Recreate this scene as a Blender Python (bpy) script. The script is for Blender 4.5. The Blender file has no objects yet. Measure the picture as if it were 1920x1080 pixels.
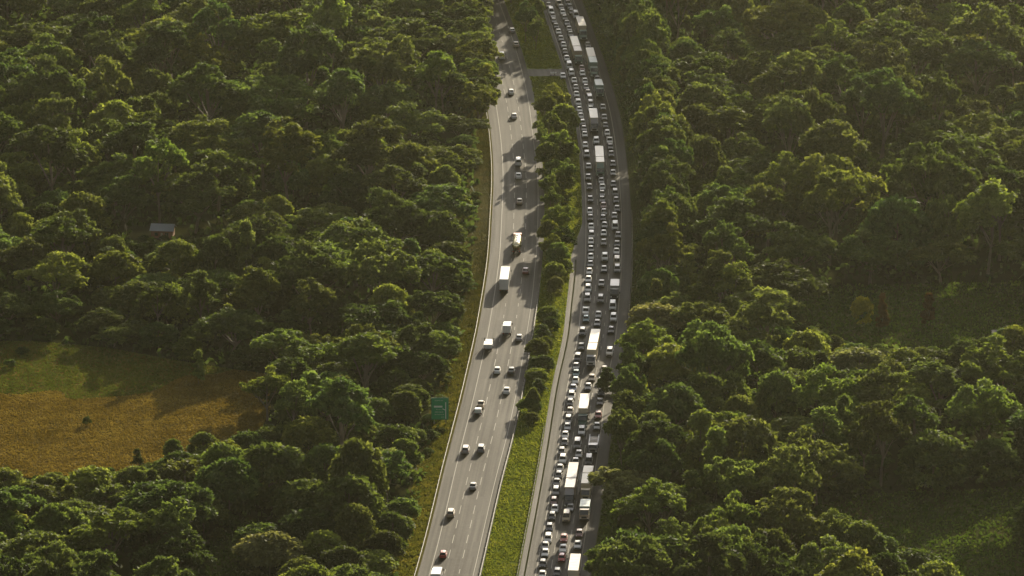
import bpy, math, random
import numpy as np
from mathutils import Vector, Matrix

SC = bpy.context.scene
COL = SC.collection
rnd = random.Random(7)
R = math.radians

# ------------------------------------------------------------------ camera
F_PX, PITCH = 11425.0, R(15.6)
CAM = np.array([0.0, -1675.0, 467.6])
cd = bpy.data.cameras.new('camera'); co = bpy.data.objects.new('camera', cd); COL.objects.link(co)
cd.sensor_width = 36.0; cd.lens = F_PX / 1920.0 * 36.0
cd.clip_start = 5.0; cd.clip_end = 20000.0
co.location = CAM; co.rotation_euler = (math.pi / 2 - PITCH, 0, 0)
SC.camera = co

# ------------------------------------------------------------------ sky, sun, exposure
SUN_EL, SUN_AZ = R(15.0), R(16.5)          # azimuth to the right of the view direction (+Y)
w = bpy.data.worlds.new('World'); SC.world = w; w.use_nodes = True
wn = w.node_tree.nodes; wl = w.node_tree.links
sky = wn.new('ShaderNodeTexSky'); sky.sky_type = 'NISHITA'; sky.sun_disc = False
sky.sun_elevation = SUN_EL; sky.sun_rotation = SUN_AZ; sky.altitude = 100
sky.dust_density = 5.0; sky.air_density = 0.7; sky.ozone_density = 1.0
bg = wn['Background']; bg.inputs['Strength'].default_value = 0.07
hz = wn.new('ShaderNodeHueSaturation'); hz.inputs['Saturation'].default_value = 0.25      # a milky evening sky
wl.new(sky.outputs['Color'], hz.inputs['Color']); wl.new(hz.outputs['Color'], bg.inputs['Color'])
sd = bpy.data.lights.new('sun', 'SUN'); so = bpy.data.objects.new('sun', sd); COL.objects.link(so)
sd.energy = 4.6; sd.angle = R(0.5); sd.color = (1.0, 0.865, 0.62)
sdir = Vector((math.sin(SUN_AZ) * math.cos(SUN_EL), math.cos(SUN_AZ) * math.cos(SUN_EL), math.sin(SUN_EL)))
so.rotation_euler = (-sdir).to_track_quat('-Z', 'Y').to_euler()
so.location = (300, 600, 400)
SC.view_settings.view_transform = 'Standard'; SC.view_settings.look = 'None'
SC.view_settings.gamma = 1.0; SC.view_settings.use_curve_mapping = False
SC.view_settings.exposure = 1.22
SC.cycles.use_denoising = True; SC.cycles.use_adaptive_sampling = False
SC.cycles.max_bounces = 6; SC.cycles.transmission_bounces = 4; SC.cycles.diffuse_bounces = 3
SC.cycles.glossy_bounces = 3; SC.cycles.volume_bounces = 0
SC.cycles.sample_clamp_indirect = 4.0
HAZE_DENSITY = 0.0000112

# ------------------------------------------------------------------ pixel <-> ground
cp, sp = math.cos(PITCH), math.sin(PITCH)
def at(px, py, z=0.0):
    u, v = px - 960.0, py - 540.0
    d = np.array([u / F_PX, cp - v / F_PX * sp, -sp - v / F_PX * cp])
    t = (z - CAM[2]) / d[2]
    p = CAM + t * d
    return (float(p[0]), float(p[1]), float(z))
def proj(x, y, z=0.0):
    dx, dy, dz = x - CAM[0], y - CAM[1], z - CAM[2]
    dep = dy * cp - dz * sp; up = dy * sp + dz * cp
    return 960 + F_PX * dx / dep, 540 - F_PX * up / dep
def mpp(py):                                # metres per pixel across, at a ground row
    p = at(960, py); dep = (p[1] - CAM[1]) * cp - (0 - CAM[2]) * sp
    return dep / F_PX
def in_poly(x, y, poly):
    r = False; n = len(poly); j = n - 1
    for i in range(n):
        xi, yi = poly[i]; xj, yj = poly[j]
        if (yi > y) != (yj > y) and x < (xj - xi) * (y - yi) / (yj - yi) + xi:
            r = not r
        j = i
    return r

# ------------------------------------------------------------------ materials
def mat(name):
    m = bpy.data.materials.new(name); m.use_nodes = True
    nt = m.node_tree; nt.nodes.clear()
    out = nt.nodes.new('ShaderNodeOutputMaterial')
    return m, nt, out
def N(nt, t, **kw):
    n = nt.nodes.new(t)
    for k, v in kw.items():
        if k in n.inputs: n.inputs[k].default_value = v
        else: setattr(n, k, v)
    return n
def L(nt, a, b): nt.links.new(a, b)
def ramp(nt, fac, stops):
    r = nt.nodes.new('ShaderNodeValToRGB'); e = r.color_ramp.elements
    while len(e) > 1: e.remove(e[-1])
    e[0].position = stops[0][0]; e[0].color = (*stops[0][1], 1)
    for p, c in stops[1:]:
        k = e.new(p); k.color = (*c, 1)
    if fac is not None: nt.links.new(fac, r.inputs['Fac'])
    return r
def mix(nt, a, b, fac, mode='MIX'):
    m = nt.nodes.new('ShaderNodeMix'); m.data_type = 'RGBA'; m.blend_type = mode
    for s, v in ((6, a), (7, b)):
        if isinstance(v, tuple): m.inputs[s].default_value = (*v, 1)
        else: nt.links.new(v, m.inputs[s])
    if isinstance(fac, (int, float)): m.inputs[0].default_value = fac
    else: nt.links.new(fac, m.inputs[0])
    return m.outputs[2]

def simple(name, col, rough=0.5, metal=0.0, coat=0.0, var=0.12, scale=3.0, spec=0.5):
    m, nt, out = mat(name)
    b = N(nt, 'ShaderNodeBsdfPrincipled', Roughness=rough, Metallic=metal)
    b.inputs['Specular IOR Level'].default_value = spec
    b.inputs['Coat Weight'].default_value = coat; b.inputs['Coat Roughness'].default_value = 0.45
    tc = N(nt, 'ShaderNodeTexCoord'); no = N(nt, 'ShaderNodeTexNoise', Scale=scale, Detail=3.0)
    L(nt, tc.outputs['Object'], no.inputs['Vector'])
    dark = tuple(c * (1 - var) for c in col)
    L(nt, mix(nt, dark, col, no.outputs['Fac']), b.inputs['Base Color'])
    L(nt, b.outputs[0], out.inputs[0])
    return m

def leaf_mat(name, dark, mid, light, trans=0.55, var=0.55, hue=(0.472, 0.518)):
    """leaf colour differs from leaf to leaf (tint attribute) and from tree to tree"""
    m, nt, out = mat(name)
    at_ = N(nt, 'ShaderNodeAttribute', attribute_name='tint')
    oi = N(nt, 'ShaderNodeObjectInfo')
    r = ramp(nt, at_.outputs['Fac'], [(0.0, dark), (0.5, mid), (1.0, light)])
    hs = N(nt, 'ShaderNodeHueSaturation')
    mr = N(nt, 'ShaderNodeMapRange'); mr.inputs['To Min'].default_value = hue[0]; mr.inputs['To Max'].default_value = hue[1]
    L(nt, oi.outputs['Random'], mr.inputs['Value']); L(nt, mr.outputs[0], hs.inputs['Hue'])
    wn_ = N(nt, 'ShaderNodeTexWhiteNoise', noise_dimensions='1D')
    ad = N(nt, 'ShaderNodeMath', operation='MULTIPLY'); ad.inputs[1].default_value = 37.7
    L(nt, oi.outputs['Random'], ad.inputs[0]); L(nt, ad.outputs[0], wn_.inputs['W'])
    mr2 = N(nt, 'ShaderNodeMapRange'); mr2.inputs['To Min'].default_value = 1 - var * 0.8; mr2.inputs['To Max'].default_value = 1 + var
    L(nt, wn_.outputs['Value'], mr2.inputs['Value']); L(nt, mr2.outputs[0], hs.inputs['Value'])
    L(nt, r.outputs[0], hs.inputs['Color'])
    d = N(nt, 'ShaderNodeBsdfPrincipled', Roughness=0.7)
    d.inputs['Specular IOR Level'].default_value = 0.1
    t = N(nt, 'ShaderNodeBsdfTranslucent'); mx = N(nt, 'ShaderNodeMixShader'); mx.inputs[0].default_value = trans
    L(nt, hs.outputs[0], d.inputs['Base Color'])
    L(nt, mix(nt, hs.outputs[0], (1.0, 0.95, 0.52), 1.0, 'MULTIPLY'), t.inputs['Color'])
    L(nt, d.outputs[0], mx.inputs[1]); L(nt, t.outputs[0], mx.inputs[2]); L(nt, mx.outputs[0], out.inputs[0])
    return m

def ground_mat(name, stops, scale=0.08, rough=0.9, detail=6.0, fine=1.5, bump=0.3):
    m, nt, out = mat(name)
    tc = N(nt, 'ShaderNodeTexCoord')
    n1 = N(nt, 'ShaderNodeTexNoise', Scale=scale, Detail=detail, Roughness=0.65)
    n2 = N(nt, 'ShaderNodeTexNoise', Scale=fine, Detail=4.0)
    L(nt, tc.outputs['Object'], n1.inputs['Vector']); L(nt, tc.outputs['Object'], n2.inputs['Vector'])
    mm = N(nt, 'ShaderNodeMix'); mm.data_type = 'FLOAT'; mm.inputs[0].default_value = 0.4
    L(nt, n1.outputs['Fac'], mm.inputs[2]); L(nt, n2.outputs['Fac'], mm.inputs[3])
    r = ramp(nt, mm.outputs[0], stops)
    b = N(nt, 'ShaderNodeBsdfPrincipled', Roughness=rough); b.inputs['Specular IOR Level'].default_value = 0.0
    L(nt, r.outputs[0], b.inputs['Base Color'])
    bp = N(nt, 'ShaderNodeBump', Strength=bump, Distance=0.3); L(nt, n2.outputs['Fac'], bp.inputs['Height']); L(nt, bp.outputs[0], b.inputs['Normal'])
    L(nt, b.outputs[0], out.inputs[0])
    return m

def asphalt_mat(name, c0, c1, rough=0.5):
    m, nt, out = mat(name)
    uv = N(nt, 'ShaderNodeUVMap', uv_map='road')
    def nz(sx, sy, scale, detail=4.0):
        mp = N(nt, 'ShaderNodeMapping'); mp.inputs['Scale'].default_value = (sx, sy, 1)
        L(nt, uv.outputs[0], mp.inputs[0])
        n = N(nt, 'ShaderNodeTexNoise', Scale=scale, Detail=detail, Roughness=0.6); L(nt, mp.outputs[0], n.inputs['Vector'])
        return n.outputs['Fac']
    streak = nz(1.1, 0.012, 1.0); patch = nz(0.12, 0.02, 1.0, 5.0); fine = nz(1, 0.6, 1.2, 6.0)
    # polished wheel tracks: two per 3.5 m lane
    sep = N(nt, 'ShaderNodeSeparateXYZ'); L(nt, uv.outputs[0], sep.inputs[0])
    mu = N(nt, 'ShaderNodeMath', operation='MULTIPLY'); mu.inputs[1].default_value = 2 * math.pi * 2 / 3.5
    L(nt, sep.outputs[0], mu.inputs[0])
    sn = N(nt, 'ShaderNodeMath', operation='SINE'); L(nt, mu.outputs[0], sn.inputs[0])
    a1 = N(nt, 'ShaderNodeMath', operation='MULTIPLY_ADD'); a1.inputs[1].default_value = 0.05; L(nt, sn.outputs[0], a1.inputs[0]); L(nt, streak, a1.inputs[2])
    a2 = N(nt, 'ShaderNodeMath', operation='MULTIPLY_ADD'); a2.inputs[1].default_value = 0.7; L(nt, patch, a2.inputs[0]); L(nt, a1.outputs[0], a2.inputs[2])
    a3 = N(nt, 'ShaderNodeMath', operation='MULTIPLY_ADD'); a3.inputs[1].default_value = 0.35; L(nt, fine, a3.inputs[0]); L(nt, a2.outputs[0], a3.inputs[2])
    mr = N(nt, 'ShaderNodeMapRange'); mr.inputs['From Min'].default_value = 0.8; mr.inputs['From Max'].default_value = 1.24
    L(nt, a3.outputs[0], mr.inputs['Value'])
    b = N(nt, 'ShaderNodeBsdfPrincipled'); b.inputs['Specular IOR Level'].default_value = 0.08
    L(nt, mix(nt, c0, c1, mr.outputs[0]), b.inputs['Base Color'])
    rr = N(nt, 'ShaderNodeMapRange'); rr.inputs['To Min'].default_value = rough + 0.07; rr.inputs['To Max'].default_value = rough - 0.05
    L(nt, mr.outputs[0], rr.inputs['Value']); L(nt, rr.outputs[0], b.inputs['Roughness'])
    bp = N(nt, 'ShaderNodeBump', Strength=0.15, Distance=0.05); L(nt, fine, bp.inputs['Height']); L(nt, bp.outputs[0], b.inputs['Normal'])
    L(nt, b.outputs[0], out.inputs[0])
    return m

M = {}
M['floor'] = ground_mat('forest_floor', [(0.3, (0.012, 0.016, 0.006)), (0.55, (0.03, 0.032, 0.012)), (0.75, (0.06, 0.05, 0.022))], 0.05)
M['pasture'] = ground_mat('pasture_soil', [(0.3, (0.07, 0.06, 0.015)), (0.5, (0.11, 0.08, 0.02)), (0.7, (0.14, 0.095, 0.028))], 0.04)
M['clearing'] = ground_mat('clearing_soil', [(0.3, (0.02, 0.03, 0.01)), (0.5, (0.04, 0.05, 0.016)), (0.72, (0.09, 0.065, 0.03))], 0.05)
M['median'] = ground_mat('median_soil', [(0.3, (0.04, 0.06, 0.012)), (0.5, (0.08, 0.11, 0.02)), (0.7, (0.14, 0.13, 0.04))], 0.12)
M['verge'] = ground_mat('verge_soil', [(0.3, (0.035, 0.042, 0.012)), (0.5, (0.075, 0.07, 0.02)), (0.7, (0.13, 0.095, 0.03))], 0.15)
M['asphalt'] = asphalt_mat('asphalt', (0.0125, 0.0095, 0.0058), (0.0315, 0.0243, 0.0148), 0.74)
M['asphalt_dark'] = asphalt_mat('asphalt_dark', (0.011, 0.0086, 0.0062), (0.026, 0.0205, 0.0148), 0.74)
M['concrete'] = asphalt_mat('concrete', (0.028, 0.0235, 0.018), (0.05, 0.042, 0.032), 0.7)
M['tar'] = simple('tar_patch', (0.027, 0.021, 0.0132), 0.74, var=0.35, scale=0.4, spec=0.08)
M['paint'] = simple('road_paint', (0.115, 0.1, 0.072), 0.75, var=0.45, scale=0.9)
M['galv'] = simple('galvanised_steel', (0.13, 0.12, 0.1), 0.75, 0.0, spec=0.3)
M['post'] = simple('post_steel', (0.24, 0.22, 0.19), 0.6, 0.3)
M['sign_green'] = simple('sign_green', (0.015, 0.27, 0.1), 0.5)
M['sign_pale'] = simple('sign_pale', (0.45, 0.6, 0.5), 0.5)
M['tyre'] = simple('tyre_rubber', (0.02, 0.02, 0.02), 0.8)
M['rim'] = simple('rim_alloy', (0.45, 0.45, 0.45), 0.35, 0.8)
M['glass'] = simple('tinted_glass', (0.012, 0.014, 0.015), 0.08, spec=0.5)
M['chassis'] = simple('chassis_steel', (0.03, 0.03, 0.032), 0.6, 0.2)
M['lamp'] = simple('headlamp_lens', (0.65, 0.66, 0.66), 0.15)
M['tail'] = simple('tail_lamp_lens', (0.35, 0.012, 0.01), 0.25)
M['plastic'] = simple('black_plastic', (0.022, 0.022, 0.024), 0.5)
M['steel'] = simple('polished_steel', (0.8, 0.7, 0.43), 0.25, 1.0)
M['roof_sheet'] = simple('roof_sheet', (0.42, 0.44, 0.45), 0.45, 0.3)
M['brick'] = simple('brick_wall', (0.26, 0.12, 0.06), 0.8)
PAINT = {'offwhite': (0.56, 0.475, 0.33), 'white': (0.66, 0.64, 0.59), 'silver': (0.24, 0.235, 0.225), 'grey': (0.09, 0.088, 0.085), 'charcoal': (0.045, 0.046, 0.05),
         'black': (0.014, 0.014, 0.015), 'red': (0.33, 0.022, 0.015), 'maroon': (0.11, 0.016, 0.014), 'blue': (0.03, 0.06, 0.14),
         'teal': (0.05, 0.13, 0.14), 'beige': (0.36, 0.28, 0.19), 'cream': (0.52, 0.43, 0.27), 'green': (0.02, 0.07, 0.045),
         'sage': (0.2, 0.27, 0.21), 'warm grey': (0.3, 0.28, 0.27), 'pale grey': (0.45, 0.44, 0.43), 'navy': (0.015, 0.02, 0.05), 'orange': (0.5, 0.14, 0.03)}
for k, c in PAINT.items():
    met = 0.25 if k in ('silver', 'grey', 'charcoal', 'blue', 'teal', 'warm grey') else 0.0
    M['p_' + k] = simple('paint_' + k.replace(' ', '_'), c, 0.5, met, 0.4, var=0.16, scale=0.7)
M['bark'] = simple('bark', (0.16, 0.125, 0.09), 0.85, var=0.5, scale=0.8)
M['leaf_olive'] = leaf_mat('leaf_olive', (0.038, 0.058, 0.016), (0.074, 0.108, 0.027), (0.145, 0.188, 0.055))
M['leaf_dark'] = leaf_mat('leaf_dark', (0.028, 0.047, 0.015), (0.055, 0.09, 0.025), (0.11, 0.155, 0.047))
M['leaf_fresh'] = leaf_mat('leaf_fresh', (0.048, 0.072, 0.014), (0.1, 0.14, 0.028), (0.18, 0.22, 0.055))
M['leaf_yellow'] = leaf_mat('leaf_yellow', (0.13, 0.13, 0.012), (0.27, 0.25, 0.022), (0.42, 0.39, 0.045), var=0.1, hue=(.5, .515))
M['leaf_rust'] = leaf_mat('leaf_rust', (0.035, 0.022, 0.009), (0.07, 0.042, 0.016), (0.11, 0.066, 0.024), var=0.2)
M['leaf_pale'] = leaf_mat('leaf_pale', (0.07, 0.085, 0.034), (0.14, 0.165, 0.065), (0.23, 0.25, 0.11), var=0.1)
M['grass_green'] = leaf_mat('grass_green', (0.048, 0.07, 0.011), (0.1, 0.142, 0.021), (0.165, 0.2, 0.04), var=0.1)
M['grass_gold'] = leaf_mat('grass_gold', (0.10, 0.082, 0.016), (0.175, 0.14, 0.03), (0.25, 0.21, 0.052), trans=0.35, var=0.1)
M['grass_verge'] = leaf_mat('grass_verge', (0.045, 0.052, 0.01), (0.09, 0.092, 0.018), (0.16, 0.135, 0.034), var=0.1)
M['grass_deep_green'] = leaf_mat('grass_deep_green', (0.04, 0.07, 0.012), (0.075, 0.12, 0.02), (0.12, 0.155, 0.032), trans=0.35, var=0.1)  # deeper green grass of the pasture back, clearings and roadside

# ------------------------------------------------------------------ object helpers
def tag(o, label=None, cat=None, group=None, kind=None):
    if label: o['label'] = label
    if cat: o['category'] = cat
    if group: o['group'] = group
    if kind: o['kind'] = kind
    return o
def empty(name, loc, rz=0.0):
    o = bpy.data.objects.new(name, None); COL.objects.link(o)
    o.location = loc; o.rotation_euler = (0, 0, rz); o.empty_display_size = 0.5
    return o
def link(name, me, parent=None):
    o = bpy.data.objects.new(name, me); COL.objects.link(o)
    if parent is not None: o.parent = parent
    return o
def mesh(name, V, F, mats, fm=None, smooth=False):
    me = bpy.data.meshes.new(name); me.from_pydata([tuple(v) for v in V], [], F)
    for m in (mats if isinstance(mats, (list, tuple)) else [mats]): me.materials.append(m)
    if fm is not None: me.polygons.foreach_set('material_index', fm)
    if smooth: me.polygons.foreach_set('use_smooth', [True] * len(me.polygons))
    me.update(); return me
def quads(name, Q, m, tint=None):
    """Q: (n,4,3) array -> mesh of loose quads with a per-leaf tint"""
    Q = np.asarray(Q, np.float32); n = len(Q)
    me = bpy.data.meshes.new(name)
    me.vertices.add(n * 4); me.loops.add(n * 4); me.polygons.add(n)
    me.vertices.foreach_set('co', Q.reshape(-1))
    me.loops.foreach_set('vertex_index', np.arange(n * 4, dtype=np.int32))
    me.polygons.foreach_set('loop_start', np.arange(0, n * 4, 4, dtype=np.int32))
    if tint is not None:
        a = me.attributes.new('tint', 'FLOAT', 'POINT'); a.data.foreach_set('value', np.repeat(np.asarray(tint, np.float32), 4))
    me.materials.append(m); me.update(calc_edges=True); return me
class MB:
    """collects boxes, bars, lofts and wheels into one mesh"""
    def __init__(s): s.V = []; s.F = []; s.M = []; s.cur = 0
    def add(s, vs, fs):
        k = len(s.V); s.V += [tuple(v) for v in vs]; s.F += [tuple(i + k for i in f) for f in fs]; s.M += [s.cur] * len(fs)
    def box(s, c, d, ch=0.0):
        x, y, z = c; a, b, e = d[0] / 2, d[1] / 2, d[2] / 2
        if ch <= 0:
            vs = [(x + i * a, y + j * b, z + k * e) for k in (-1, 1) for j in (-1, 1) for i in (-1, 1)]
            s.add(vs, [(0, 2, 3, 1), (4, 5, 7, 6), (0, 1, 5, 4), (2, 6, 7, 3), (0, 4, 6, 2), (1, 3, 7, 5)])
        else:                                # chamfered along Y edges and top
            ring = [(-a + ch, -e), (a - ch, -e), (a, -e + ch), (a, e - ch), (a - ch, e), (-a + ch, e), (-a, e - ch), (-a, -e + ch)]
            ri2 = [(p * (1 - ch / a), q * (1 - ch / e)) for p, q in ring]
            rows = [(-b, ri2), (-b + ch, ring), (b - ch, ring), (b, ri2)]
            vs = [(x + p, y + yy, z + q) for yy, rg in rows for p, q in rg]
            fs = [tuple(range(8)), tuple(range(31, 23, -1))]
            for r_ in range(3):
                for i in range(8):
                    j = (i + 1) % 8; fs.append((r_ * 8 + i, r_ * 8 + 8 + i, r_ * 8 + 8 + j, r_ * 8 + j))
            s.add(vs, fs)
    def bar(s, p, q, r, n=6, r2=None):
        p, q = Vector(p), Vector(q); r2 = r if r2 is None else r2
        d = (q - p).normalized(); u = d.orthogonal().normalized(); v = d.cross(u)
        vs = []
        for c, rr in ((p, r), (q, r2)):
            for i in range(n):
                t = 2 * math.pi * i / n; vs.append(c + (u * math.cos(t) + v * math.sin(t)) * rr)
        fs = [(i, (i + 1) % n, n + (i + 1) % n, n + i) for i in range(n)] + [tuple(range(n - 1, -1, -1)), tuple(range(n, 2 * n))]
        s.add(vs, fs)
    def loft(s, rings, cap=True):
        n = len(rings[0]); vs = [p for r_ in rings for p in r_]; fs = []
        for k in range(len(rings) - 1):
            for i in range(n):
                j = (i + 1) % n; fs.append((k * n + i, k * n + j, (k + 1) * n + j, (k + 1) * n + i))
        if cap: fs += [tuple(range(n - 1, -1, -1)), tuple(range((len(rings) - 1) * n, len(rings) * n))]
        s.add(vs, fs)
    def mesh(s, name, mats, smooth=False): return mesh(name, s.V, s.F, mats, s.M, smooth)
    def build(s, name, mats, parent=None, smooth=False): return link(name, s.mesh(name, mats, smooth), parent)
def dup(root):
    r = root.copy(); COL.objects.link(r)
    for ch in root.children:
        c = ch.copy(); COL.objects.link(c); c.parent = r
        for g in ch.children:
            d = g.copy(); COL.objects.link(d); d.parent = c
    return r

# ------------------------------------------------------------------ road geometry (edge lines as x of Y)
def curve(pts, z=0.0, smooth=14.0):
    P = sorted([at(x, y, z)[:2] for x, y in pts], key=lambda p: p[1])
    X = np.array([p[0] for p in P]); Y = np.array([p[1] for p in P])
    gy = np.arange(-560, 760.1, 2.0); gx = np.interp(gy, Y, X)
    lo = gy < Y[0]; k = min(3, len(Y) - 1); gx[lo] = X[0] + (gy[lo] - Y[0]) * (X[k] - X[0]) / (Y[k] - Y[0])
    hi = gy > Y[-1]; gx[hi] = X[-1] + (gy[hi] - Y[-1]) * (X[-1] - X[-1 - k]) / (Y[-1] - Y[-1 - k])
    n = int(smooth / 2) * 2 + 1; ker = np.hanning(2 * n + 3)[1:-1]; ker /= ker.sum()
    pad = np.concatenate([gx[0] + (np.arange(-n, 0)) * (gx[1] - gx[0]), gx, gx[-1] + np.arange(1, n + 1) * (gx[-1] - gx[-2])])
    gx = np.convolve(pad, ker, 'valid')
    return lambda y: np.interp(y, gy, gx)
LA = curve([(804, 1080), (816, 1042), (838, 951), (854, 880), (867.5, 827), (885, 759), (894, 720), (915, 626), (926, 560), (937, 485), (942, 380), (944, 331), (940, 266), (931, 200), (920, 150), (905, 95), (891, 45), (876, 0)])
LB = curve([(887, 1080), (893, 1055), (917, 949), (931, 890), (950, 822), (968, 740), (990, 614), (1000, 543), (1003, 500), (1007, 465), (1009, 400), (1009, 340), (1005, 300), (1000, 264), (993, 200), (983, 150), (968, 95), (953, 50), (934, 0)])
LBAR = lambda y: LA(y) - 3.45
LEDGE = lambda y: LA(y) - 2.9
LRIGHT = lambda y: LB(y) + 1.9
JA = curve([(1004, 1080), (1014, 1026), (1029, 942), (1040, 880), (1049, 823), (1064, 720), (1084, 635), (1091, 560), (1096, 520), (1098, 474), (1099, 400), (1097, 350), (1094, 305), (1088, 247), (1080.6, 200), (1070, 165), (1060, 123), (1042, 73), (1032, 40), (1017, 0)])
JB = lambda y: JA(y) + 10.55
JRIGHT = lambda y: JB(y) + 2.9
JBAR = lambda y: JB(y) + 3.2
Y0, Y1 = -560.0, 750.0
YS = np.arange(Y0, Y1 + 0.1, 5.0)
def y_of(py): return at(960, py)[1]
Y480, Y420 = y_of(480), y_of(420)
def jl_edge(y):                             # the jam carriageway's median-side edge: narrow far off, a wide paved strip near
    t = np.clip((Y420 - y) / (Y420 - Y480 + 1e-6), 0, 1)
    return JA(y) - (1.1 + t * 1.7)
def jl_conc(y):
    t = np.clip((Y420 - y) / (Y420 - Y480 + 1e-6), 0, 1)
    return jl_edge(y) - t * 1.35 - 0.02
def strip(name, fa, fb, z, m, ys=YS, kind='structure', u0=None):
    V, F, UV = [], [], []
    for i, y in enumerate(ys):
        a, b = float(fa(y)), float(fb(y)); o = float(u0(y)) if u0 else a
        V += [(a, y, z), (b, y, z)]; UV += [(a - o, y), (b - o, y)]
        if i: k = 2 * i; F.append((k - 2, k - 1, k + 1, k))
    me = mesh(name, V, F, m); uv = me.uv_layers.new(name='road')
    for l in me.loops: uv.data[l.index].uv = UV[l.vertex_index]
    o = link(name, me); return tag(o, kind=kind)
g = mesh('ground', [(-4000, -2500, 0), (4000, -2500, 0), (4000, 4000, 0), (-4000, 4000, 0)], [(0, 1, 2, 3)], M['floor'])
tag(link('ground', g), kind='structure')
strip('verge', lambda y: LBAR(y) - 7.5, lambda y: LEDGE(y) - 0.02, 0.03, M['verge'])
strip('median', lambda y: LRIGHT(y) + 0.02, lambda y: jl_conc(y) - 0.02, 0.03, M['median'])
strip('far_verge', lambda y: JRIGHT(y) + 0.02, lambda y: JRIGHT(y) + 4.5, 0.03, M['clearing'])
strip('road', LEDGE, LRIGHT, 0.06, M['asphalt'], u0=LA)
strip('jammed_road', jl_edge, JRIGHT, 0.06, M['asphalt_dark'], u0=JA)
strip('path', jl_conc, jl_edge, 0.07, M['concrete'], ys=np.arange(Y0, Y420 + 1, 5.0), u0=JA)
strip('drain', lambda y: jl_edge(y) - .12, lambda y: jl_edge(y) + .28, 0.085, M['floor'], ys=np.arange(Y0, Y420 - 40, 5.0), u0=JA)
# the paved crossing through the median, far up the road
yc0, yc1 = y_of(143), y_of(130)
strip('crossing_pavement', lambda y: LRIGHT(y) - 0.02, lambda y: jl_edge(y) + 0.02, 0.08, M['concrete'], ys=np.linspace(yc0, yc1, 4))
# repaired patches and tar seams
def patches():
    Q = []; rp = random.Random(19); zz = .068
    for f, g_, k_ in ((LA, LB, 46), (JA, JB, 26)):
        for i in range(k_):
            y = rp.uniform(-260, 480); ln = rp.choice([rp.uniform(3, 14), rp.uniform(20, 70)]); wd_ = rp.uniform(.8, 2.4) if ln < 15 else rp.uniform(.12, .25)
            zz += .0003; u = rp.uniform(-.18, 1.1); st = 4.0 if ln > 4 else ln
            for yy in np.arange(y, y + ln, st):
                a, b = [float(f(q) + (g_(q) - f(q)) * u) for q in (yy, yy + st)]
                Q.append([(a, yy, zz), (a + wd_, yy, zz), (b + wd_, yy + st, zz), (b, yy + st, zz)])
    return quads('road_patches', Q, M['tar'])
tag(link('road_patches', patches()), kind='structure')
# painted markings
def marking_mesh():
    Q = []
    def line(f, wd, y0=Y0, y1=Y1, st=5.0):
        for y in np.arange(y0, y1, st):
            a, b = float(f(y)), float(f(y + st)); Q.append([(a - wd / 2, y, .1), (a + wd / 2, y, .1), (b + wd / 2, y + st, .1), (b - wd / 2, y + st, .1)])
    line(LA, 0.22); line(LB, 0.16); line(JA, 0.2); line(JB, 0.18)
    for k in (1, 2):
        for y in np.arange(Y0, Y1, 12.0):
            line(lambda q: LA(q) + (LB(q) - LA(q)) * k / 3, 0.17, y, y + 3.4, 3.4)
            line(lambda q: JA(q) + (JB(q) - JA(q)) * k / 3, 0.17, y + 4, y + 7.4, 3.4)
    return quads('road_markings', Q, M['paint'])
tag(link('road_markings', marking_mesh()), kind='structure')

# ------------------------------------------------------------------ pasture and clearings
PASTURE = [(-60, 640), (60, 640), (200, 652), (330, 676), (420, 690), (500, 702), (512, 740), (505, 775), (490, 803), (430, 832), (350, 850), (240, 884), (130, 893), (60, 897), (-60, 880)]
CLEAR = [(1530, 950), (1640, 925), (1960, 912), (1960, 1120), (1790, 1085), (1650, 1000), (1590, 985)]
CLEAR2 = [(1470, 548), (1600, 535), (1930, 528), (1970, 600), (1810, 640), (1700, 655), (1600, 640), (1510, 602)]
GLADE = [(395, 1000), (480, 975), (505, 1010), (440, 1120), (380, 1120)]
def sheet(name, poly, z, m):
    P = [at(x, y, z) for x, y in poly]
    return tag(link(name, mesh(name, P, [tuple(range(len(P)))], m)), kind='structure')
sheet('pasture', PASTURE, 0.04, M['pasture'])
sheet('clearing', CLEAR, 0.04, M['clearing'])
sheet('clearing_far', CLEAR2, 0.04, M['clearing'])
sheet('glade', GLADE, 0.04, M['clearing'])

# ------------------------------------------------------------------ grass (nobody could count it)
rg = np.random.default_rng(11)
def blades(P, h, wd, seed, lean=0.25):
    r = np.random.default_rng(seed); n = len(P); P = np.asarray(P)
    a = r.uniform(0, np.pi, n); d = np.stack([np.cos(a), np.sin(a), np.zeros(n)], 1)
    hh = h * r.uniform(.5, 1.4, n)[:, None]; ww = wd * r.uniform(.6, 1.4, n)[:, None]
    up = np.stack([r.normal(0, lean, n), r.normal(0, lean, n), np.ones(n)], 1) * hh
    return np.stack([P - d * ww, P + d * ww, P + d * ww * .7 + up, P - d * ww * .7 + up], 1)
def scatter_strip(fa, fb, y0, y1, dens, seed):
    r = np.random.default_rng(seed); w_ = float(np.max(fb(YS) - fa(YS))); n = int((y1 - y0) * w_ * dens)
    y = r.uniform(y0, y1, n); t = r.uniform(0, 1, n); a, b = fa(y), fb(y)
    keep = r.uniform(0, 1, n) < (b - a) / w_
    return np.stack([a + (b - a) * t, y, np.full(n, 0.03)], 1)[keep]
def scatter_poly(poly, dens, seed):
    r = np.random.default_rng(seed); W_ = [at(x, y)[:2] for x, y in poly]
    xs, ys = [p[0] for p in W_], [p[1] for p in W_]
    n = int((max(xs) - min(xs)) * (max(ys) - min(ys)) * dens)
    x = r.uniform(min(xs), max(xs), n); y = r.uniform(min(ys), max(ys), n)
    k = [in_poly(a, b, W_) for a, b in zip(x, y)]
    return np.stack([x, y, np.full(n, 0.04)], 1)[k]
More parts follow.
